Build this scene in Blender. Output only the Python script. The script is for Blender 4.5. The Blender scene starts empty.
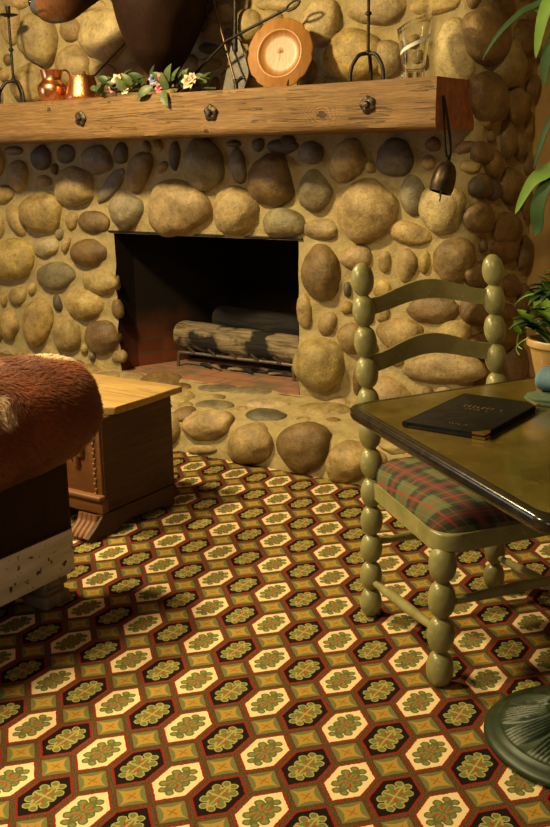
import bpy, bmesh, math, random
import numpy as np
from mathutils import Vector, Matrix, noise
random.seed(11)
SC = bpy.context.scene
COL = SC.collection
PI = math.pi
WM = {}                                   # world matrix of every object made here

# ------------------------------------------------------------------ objects
def thing(name, label, cat, loc, group=None):
    o = bpy.data.objects.new(name, None); COL.objects.link(o)
    o.empty_display_size = .05
    o.location = loc; o['label'] = label; o['category'] = cat
    if group: o['group'] = group
    WM[o.name] = Matrix.Translation(Vector(loc))
    return o
def finish(o, parent):
    if parent is not None:
        o.parent = parent
        o.location = (0, 0, 0)
        WM[o.name] = WM[parent.name].copy()
    else:
        WM[o.name] = Matrix.Identity(4)
def obj(name, bm, mats, parent=None, smooth=True, label=None):
    """a bmesh modelled in world coordinates becomes one mesh object under parent"""
    if parent is not None:
        bm.transform(WM[parent.name].inverted())
    me = bpy.data.meshes.new(name); bm.normal_update(); bm.to_mesh(me); bm.free()
    return link_mesh(name, me, mats, parent, smooth, label)
def link_mesh(name, me, mats, parent=None, smooth=True, label=None):
    o = bpy.data.objects.new(name, me); COL.objects.link(o)
    for m in (mats if isinstance(mats, (list, tuple)) else [mats]): me.materials.append(m)
    if smooth:
        me.polygons.foreach_set('use_smooth', [True]*len(me.polygons))
        try: me.set_sharp_from_angle(angle=math.radians(50))
        except Exception: pass
    finish(o, parent)
    if label: o['label'] = label
    return o
def pymesh(name, verts, faces, mats, parent=None, smooth=True, cols=None, mi=None, label=None, vec=None, vecname='pc'):
    me = bpy.data.meshes.new(name)
    verts = np.asarray(verts, dtype=float)
    if parent is not None: verts = verts - np.array(WM[parent.name].translation)
    me.from_pydata(verts.tolist(), [], [list(f) for f in faces])
    if cols is not None:
        a = me.attributes.new('Col', 'FLOAT_COLOR', 'POINT')
        c = np.ones((len(verts), 4)); c[:, :3] = cols
        a.data.foreach_set('color', c.astype(np.float32).ravel())
    if vec is not None:
        a = me.attributes.new(vecname, 'FLOAT_VECTOR', 'POINT')
        a.data.foreach_set('vector', np.asarray(vec, dtype=np.float32).ravel())
    if mi is not None: me.polygons.foreach_set('material_index', mi)
    me.update()
    return link_mesh(name, me, mats, parent, smooth, label)
def struct(name, bm, m):
    o = obj(name, bm, m, None, False); o['kind'] = 'structure'; return o

# ------------------------------------------------------------------ shapes
def box(bm, c, s, R=None, bev=0, seg=2):
    r = bmesh.ops.create_cube(bm, size=1.0)
    vs = r['verts']
    M = Matrix.Translation(Vector(c)) @ (R.to_4x4() if R else Matrix.Identity(4)) @ Matrix.Diagonal((s[0], s[1], s[2], 1))
    bmesh.ops.transform(bm, matrix=M, verts=vs)
    if bev:
        es = list({e for v in vs for e in v.link_edges})
        bmesh.ops.bevel(bm, geom=es, offset=bev, segments=seg, profile=.5, affect='EDGES')
def frames(pts):
    T = []
    n = len(pts)
    for i in range(n):
        a = pts[max(0, i-1)]; b = pts[min(n-1, i+1)]
        T.append((b-a).normalized())
    N = T[0].orthogonal().normalized(); out = []
    for i in range(n):
        if i:
            q = T[i-1].rotation_difference(T[i]); N = q @ N
        N = (N - T[i]*N.dot(T[i])).normalized()
        out.append((T[i], N, T[i].cross(N)))
    return out
def tube(bm, pts, rad, n=10, flat=1.0, cap=True, up=None):
    pts = [Vector(p) for p in pts]
    rad = rad if isinstance(rad, (list, tuple)) else [rad]*len(pts)
    fr = frames(pts); rings = []
    for p, r, (t, a, b) in zip(pts, rad, fr):
        if up is not None:
            u = Vector(up); a = (u - t*u.dot(t)).normalized(); b = t.cross(a)
        rings.append([bm.verts.new(p + a*(math.cos(2*PI*k/n)*r*flat) + b*(math.sin(2*PI*k/n)*r)) for k in range(n)])
    for i in range(len(rings)-1):
        for k in range(n):
            bm.faces.new((rings[i][k], rings[i][(k+1) % n], rings[i+1][(k+1) % n], rings[i+1][k]))
    if cap:
        bm.faces.new(rings[0][::-1]); bm.faces.new(rings[-1])
def smooth_path(pts, n=6):
    P = [Vector(p) for p in pts]; out = []
    for i in range(len(P)-1):
        p0 = P[max(0, i-1)]; p1 = P[i]; p2 = P[i+1]; p3 = P[min(len(P)-1, i+2)]
        for k in range(n):
            t = k/n
            out.append(.5*((2*p1) + (p2-p0)*t + (2*p0-5*p1+4*p2-p3)*t*t + (3*p1-p0-3*p2+p3)*t**3))
    out.append(P[-1]); return out
def lathe(bm, prof, M=None, n=24, fn=None):
    """prof = [(radius, z)...] turned about local z, placed by M"""
    M = M or Matrix.Identity(4); rings = []
    for i, (r, z) in enumerate(prof):
        if r < 1e-6: rings.append([bm.verts.new(M @ Vector((0, 0, z)))])
        else:
            ring = []
            for k in range(n):
                a = 2*PI*k/n; rr, zz = (fn(i, r, z, a) if fn else (r, z))
                ring.append(bm.verts.new(M @ Vector((rr*math.cos(a), rr*math.sin(a), zz))))
            rings.append(ring)
    for i in range(len(rings)-1):
        A, B = rings[i], rings[i+1]
        for k in range(n):
            k2 = (k+1) % n
            if len(A) == 1 and len(B) == 1: continue
            if len(A) == 1: bm.faces.new((A[0], B[k2], B[k]))
            elif len(B) == 1: bm.faces.new((A[k], A[k2], B[0]))
            else: bm.faces.new((A[k], A[k2], B[k2], B[k]))
    if len(rings[0]) > 1: bm.faces.new(rings[0][::-1])
    if len(rings[-1]) > 1: bm.faces.new(rings[-1])
def T(x, y, z): return Matrix.Translation(Vector((x, y, z)))
def prism(bm, outline, lo, hi, bev=0, seg=3):
    """outline of (x,y) extruded from z=lo to z=hi"""
    a = [bm.verts.new((x, y, lo)) for x, y in outline]; b = [bm.verts.new((x, y, hi)) for x, y in outline]
    n = len(a); f1 = bm.faces.new(a[::-1]); f2 = bm.faces.new(b)
    for i in range(n): bm.faces.new((a[i], a[(i+1) % n], b[(i+1) % n], b[i]))
    if bev:
        es = list(f2.edges)+list(f1.edges)
        bmesh.ops.bevel(bm, geom=es, offset=bev, segments=seg, profile=.5, affect='EDGES')
def round_poly(pts, r, n=6):
    """round the corners of a 2-D polygon"""
    out = []; m = len(pts); rs = r if isinstance(r, (list, tuple)) else [r]*m
    for i in range(m):
        p = Vector(pts[i]); a = (Vector(pts[i-1])-p).normalized(); b = (Vector(pts[(i+1) % m])-p).normalized()
        for k in range(n+1):
            t = k/n; q = (1-t)**2*(p+a*rs[i]) + 2*t*(1-t)*p + t*t*(p+b*rs[i]); out.append((q.x, q.y))
    return out
def leaf(bm, base, tip, width, up=(0, 0, 1), droop=.15, fold=.25, n=8, wave=0.0, thick=.0012):
    base, tip = Vector(base), Vector(tip); d = tip-base; L = d.length; dn = d.normalized()
    up = Vector(up); side = dn.cross(up).normalized(); nn = side.cross(dn).normalized()
    rows = []
    for i in range(n+1):
        t = i/n
        w = width*.5*(math.sin(PI*min(1, t*.97+.03)**.75))**.9 if t < 1 else 0
        c = base + d*t + nn*(droop*L*math.sin(PI*t)) + side*(wave*L*math.sin(2*PI*t))
        if i == n: rows.append([c]); continue
        rows.append([c - side*w + nn*fold*w, c - side*w*.5 + nn*fold*w*.35, c, c + side*w*.5 + nn*fold*w*.35, c + side*w + nn*fold*w])
    for off, flip in ((nn*thick, False), (-nn*thick, True)):
        V = [[bm.verts.new(p+off) for p in r] for r in rows]
        for i in range(n):
            A, B = V[i], V[i+1]
            for k in range(4):
                f = (A[k], A[k+1], B[k+1], B[k]) if len(B) == 5 else (A[k], A[k+1], B[0])
                bm.faces.new(f[::-1] if flip else f)

# ------------------------------------------------------------------ materials
class NT:
    def __init__(s, name):
        s.m = bpy.data.materials.new(name); s.m.use_nodes = True
        s.t = s.m.node_tree; s.n = s.t.nodes; s.l = s.t.links
        s.b = s.n['Principled BSDF']
    def node(s, typ, ins=None, **kw):
        d = s.n.new(typ)
        for k, v in kw.items(): setattr(d, k, v)
        for k, v in (ins or {}).items(): s.set(d.inputs[k], v)
        return d
    def set(s, sock, v):
        if hasattr(v, 'is_output'): s.l.new(v, sock)
        else:
            if sock.type == 'RGBA' and len(v) == 3: v = (*v, 1)
            sock.default_value = v
    def M(s, op, a, b=0.0, c=None, clamp=False):
        d = s.n.new('ShaderNodeMath'); d.operation = op; d.use_clamp = clamp
        s.set(d.inputs[0], a); s.set(d.inputs[1], b)
        if c is not None: s.set(d.inputs[2], c)
        return d.outputs[0]
    def mix(s, f, a, b, mode='MIX'):
        d = s.n.new('ShaderNodeMix'); d.data_type = 'RGBA'; d.blend_type = mode
        s.set(d.inputs[0], f); s.set(d.inputs[6], a); s.set(d.inputs[7], b)
        return d.outputs[2]
    def noise(s, vec, scale, detail=3, rough=.5, dist=0):
        d = s.node('ShaderNodeTexNoise', {'Scale': scale, 'Detail': detail, 'Roughness': rough, 'Distortion': dist})
        if vec is not None: s.l.new(vec, d.inputs['Vector'])
        return d.outputs['Fac']
    def coord(s, kind='Object'):
        return s.n.new('ShaderNodeTexCoord').outputs[kind]
    def mapping(s, vec, scale=(1, 1, 1), rot=(0, 0, 0), loc=(0, 0, 0)):
        d = s.n.new('ShaderNodeMapping'); s.l.new(vec, d.inputs[0])
        d.inputs['Scale'].default_value = scale; d.inputs['Rotation'].default_value = rot; d.inputs['Location'].default_value = loc
        return d.outputs[0]
    def ramp(s, f, stops):
        d = s.n.new('ShaderNodeValToRGB'); s.set(d.inputs[0], f); e = d.color_ramp.elements
        while len(e) < len(stops): e.new(.5)
        for x, (p, c) in zip(e, stops): x.position = p; x.color = (*c, 1)
        return d.outputs[0]
    def bump(s, h, strength=.3, dist=.01):
        d = s.node('ShaderNodeBump', {'Strength': strength, 'Distance': dist, 'Height': h})
        s.l.new(d.outputs[0], s.b.inputs['Normal'])
    def out(s, color, rough=.6, metal=0.0, **kw):
        s.set(s.b.inputs['Base Color'], color); s.set(s.b.inputs['Roughness'], rough); s.set(s.b.inputs['Metallic'], metal)
        for k, v in kw.items(): s.set(s.b.inputs[k], v)
        return s.m
def plain(name, c, rough=.6, metal=0, var=.25, scale=20, bump=.15, **kw):
    n = NT(name); f = n.noise(n.coord(), scale, 4)
    dark = tuple(x*(1-var) for x in c); light = tuple(min(1, x*(1+var)) for x in c)
    col = n.ramp(f, [(.3, dark), (.7, light)])
    if bump: n.bump(f, bump, .005)
    return n.out(col, rough, metal, **kw)
def wood(name, c1, c2, axis='X', sc=1.0, rough=.6, bump=.3, knots=(), checks=0.0):
    n = NT(name); co = n.coord()
    k = 26*sc
    s = {'X': (k*.06, k, k), 'Y': (k, k*.06, k), 'Z': (k, k, k*.06)}[axis]
    v = n.mapping(co, s)
    f = n.noise(v, 1.0, 5, .6, .9)
    f2 = n.noise(n.mapping(co, tuple(x*3.2 for x in s)), 1.0, 3, .6)
    g = n.M('ADD', n.M('MULTIPLY', f, .65), n.M('MULTIPLY', f2, .35))
    col = n.ramp(g, [(.34, c1), (.62, c2)])
    big = n.noise(co, 4*sc, 2)
    col = n.mix(n.M('MULTIPLY', big, .35), col, tuple(x*.6 for x in c1))
    h = g
    if checks:
        fine = n.noise(n.mapping(co, tuple(x*7 for x in s)), 1.0, 3, .7)
        col = n.mix(n.M('MULTIPLY', n.ramp(fine, [(.40, (1, 1, 1)), (.58, (0, 0, 0))]), .45), col, tuple(x*.55 for x in c1))
        kk = {'X': (.035, 1, 1), 'Y': (1, .035, 1), 'Z': (1, 1, .035)}[axis]
        ck = n.noise(n.mapping(co, tuple(k*1.6*x for x in kk)), 1.0, 2, .5, .6)
        line = n.M('LESS_THAN', n.M('ABSOLUTE', n.M('SUBTRACT', ck, .5)), .010)
        line = n.M('MULTIPLY', line, n.M('GREATER_THAN', n.noise(co, 6, 2), .5))
        col = n.mix(n.M('MULTIPLY', line, checks), col, tuple(x*.25 for x in c1))
        h = n.M('SUBTRACT', n.M('ADD', n.M('MULTIPLY', g, .5), n.M('MULTIPLY', fine, .5)), n.M('MULTIPLY', line, .8))
    for (kx, kz, kr) in knots:
        sep = n.n.new('ShaderNodeSeparateXYZ'); n.l.new(co, sep.inputs[0])
        dx = n.M('DIVIDE', n.M('SUBTRACT', sep.outputs[0], kx), 1.5); dz = n.M('SUBTRACT', sep.outputs[2], kz)
        d = n.M('SQRT', n.M('ADD', n.M('MULTIPLY', dx, dx), n.M('MULTIPLY', dz, dz)))
        d = n.M('ADD', d, n.M('MULTIPLY', n.M('SUBTRACT', f, .5), .05))
        ring = n.M('ADD', n.M('MULTIPLY', n.M('SINE', n.M('MULTIPLY', d, 2*PI/.011)), .5), .5)
        inside = n.M('SUBTRACT', 1.0, n.M('DIVIDE', d, kr), clamp=True)
        inside = n.M('MULTIPLY', n.M('POWER', inside, .7), .62, clamp=True)
        col = n.mix(inside, col, n.mix(ring, tuple(x*.55 for x in c1), c2))
        core = n.M('LESS_THAN', d, kr*.22)
        col = n.mix(core, col, tuple(x*.4 for x in c1))
    n.bump(h, bump, .006)
    return n.out(col, rough)
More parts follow.
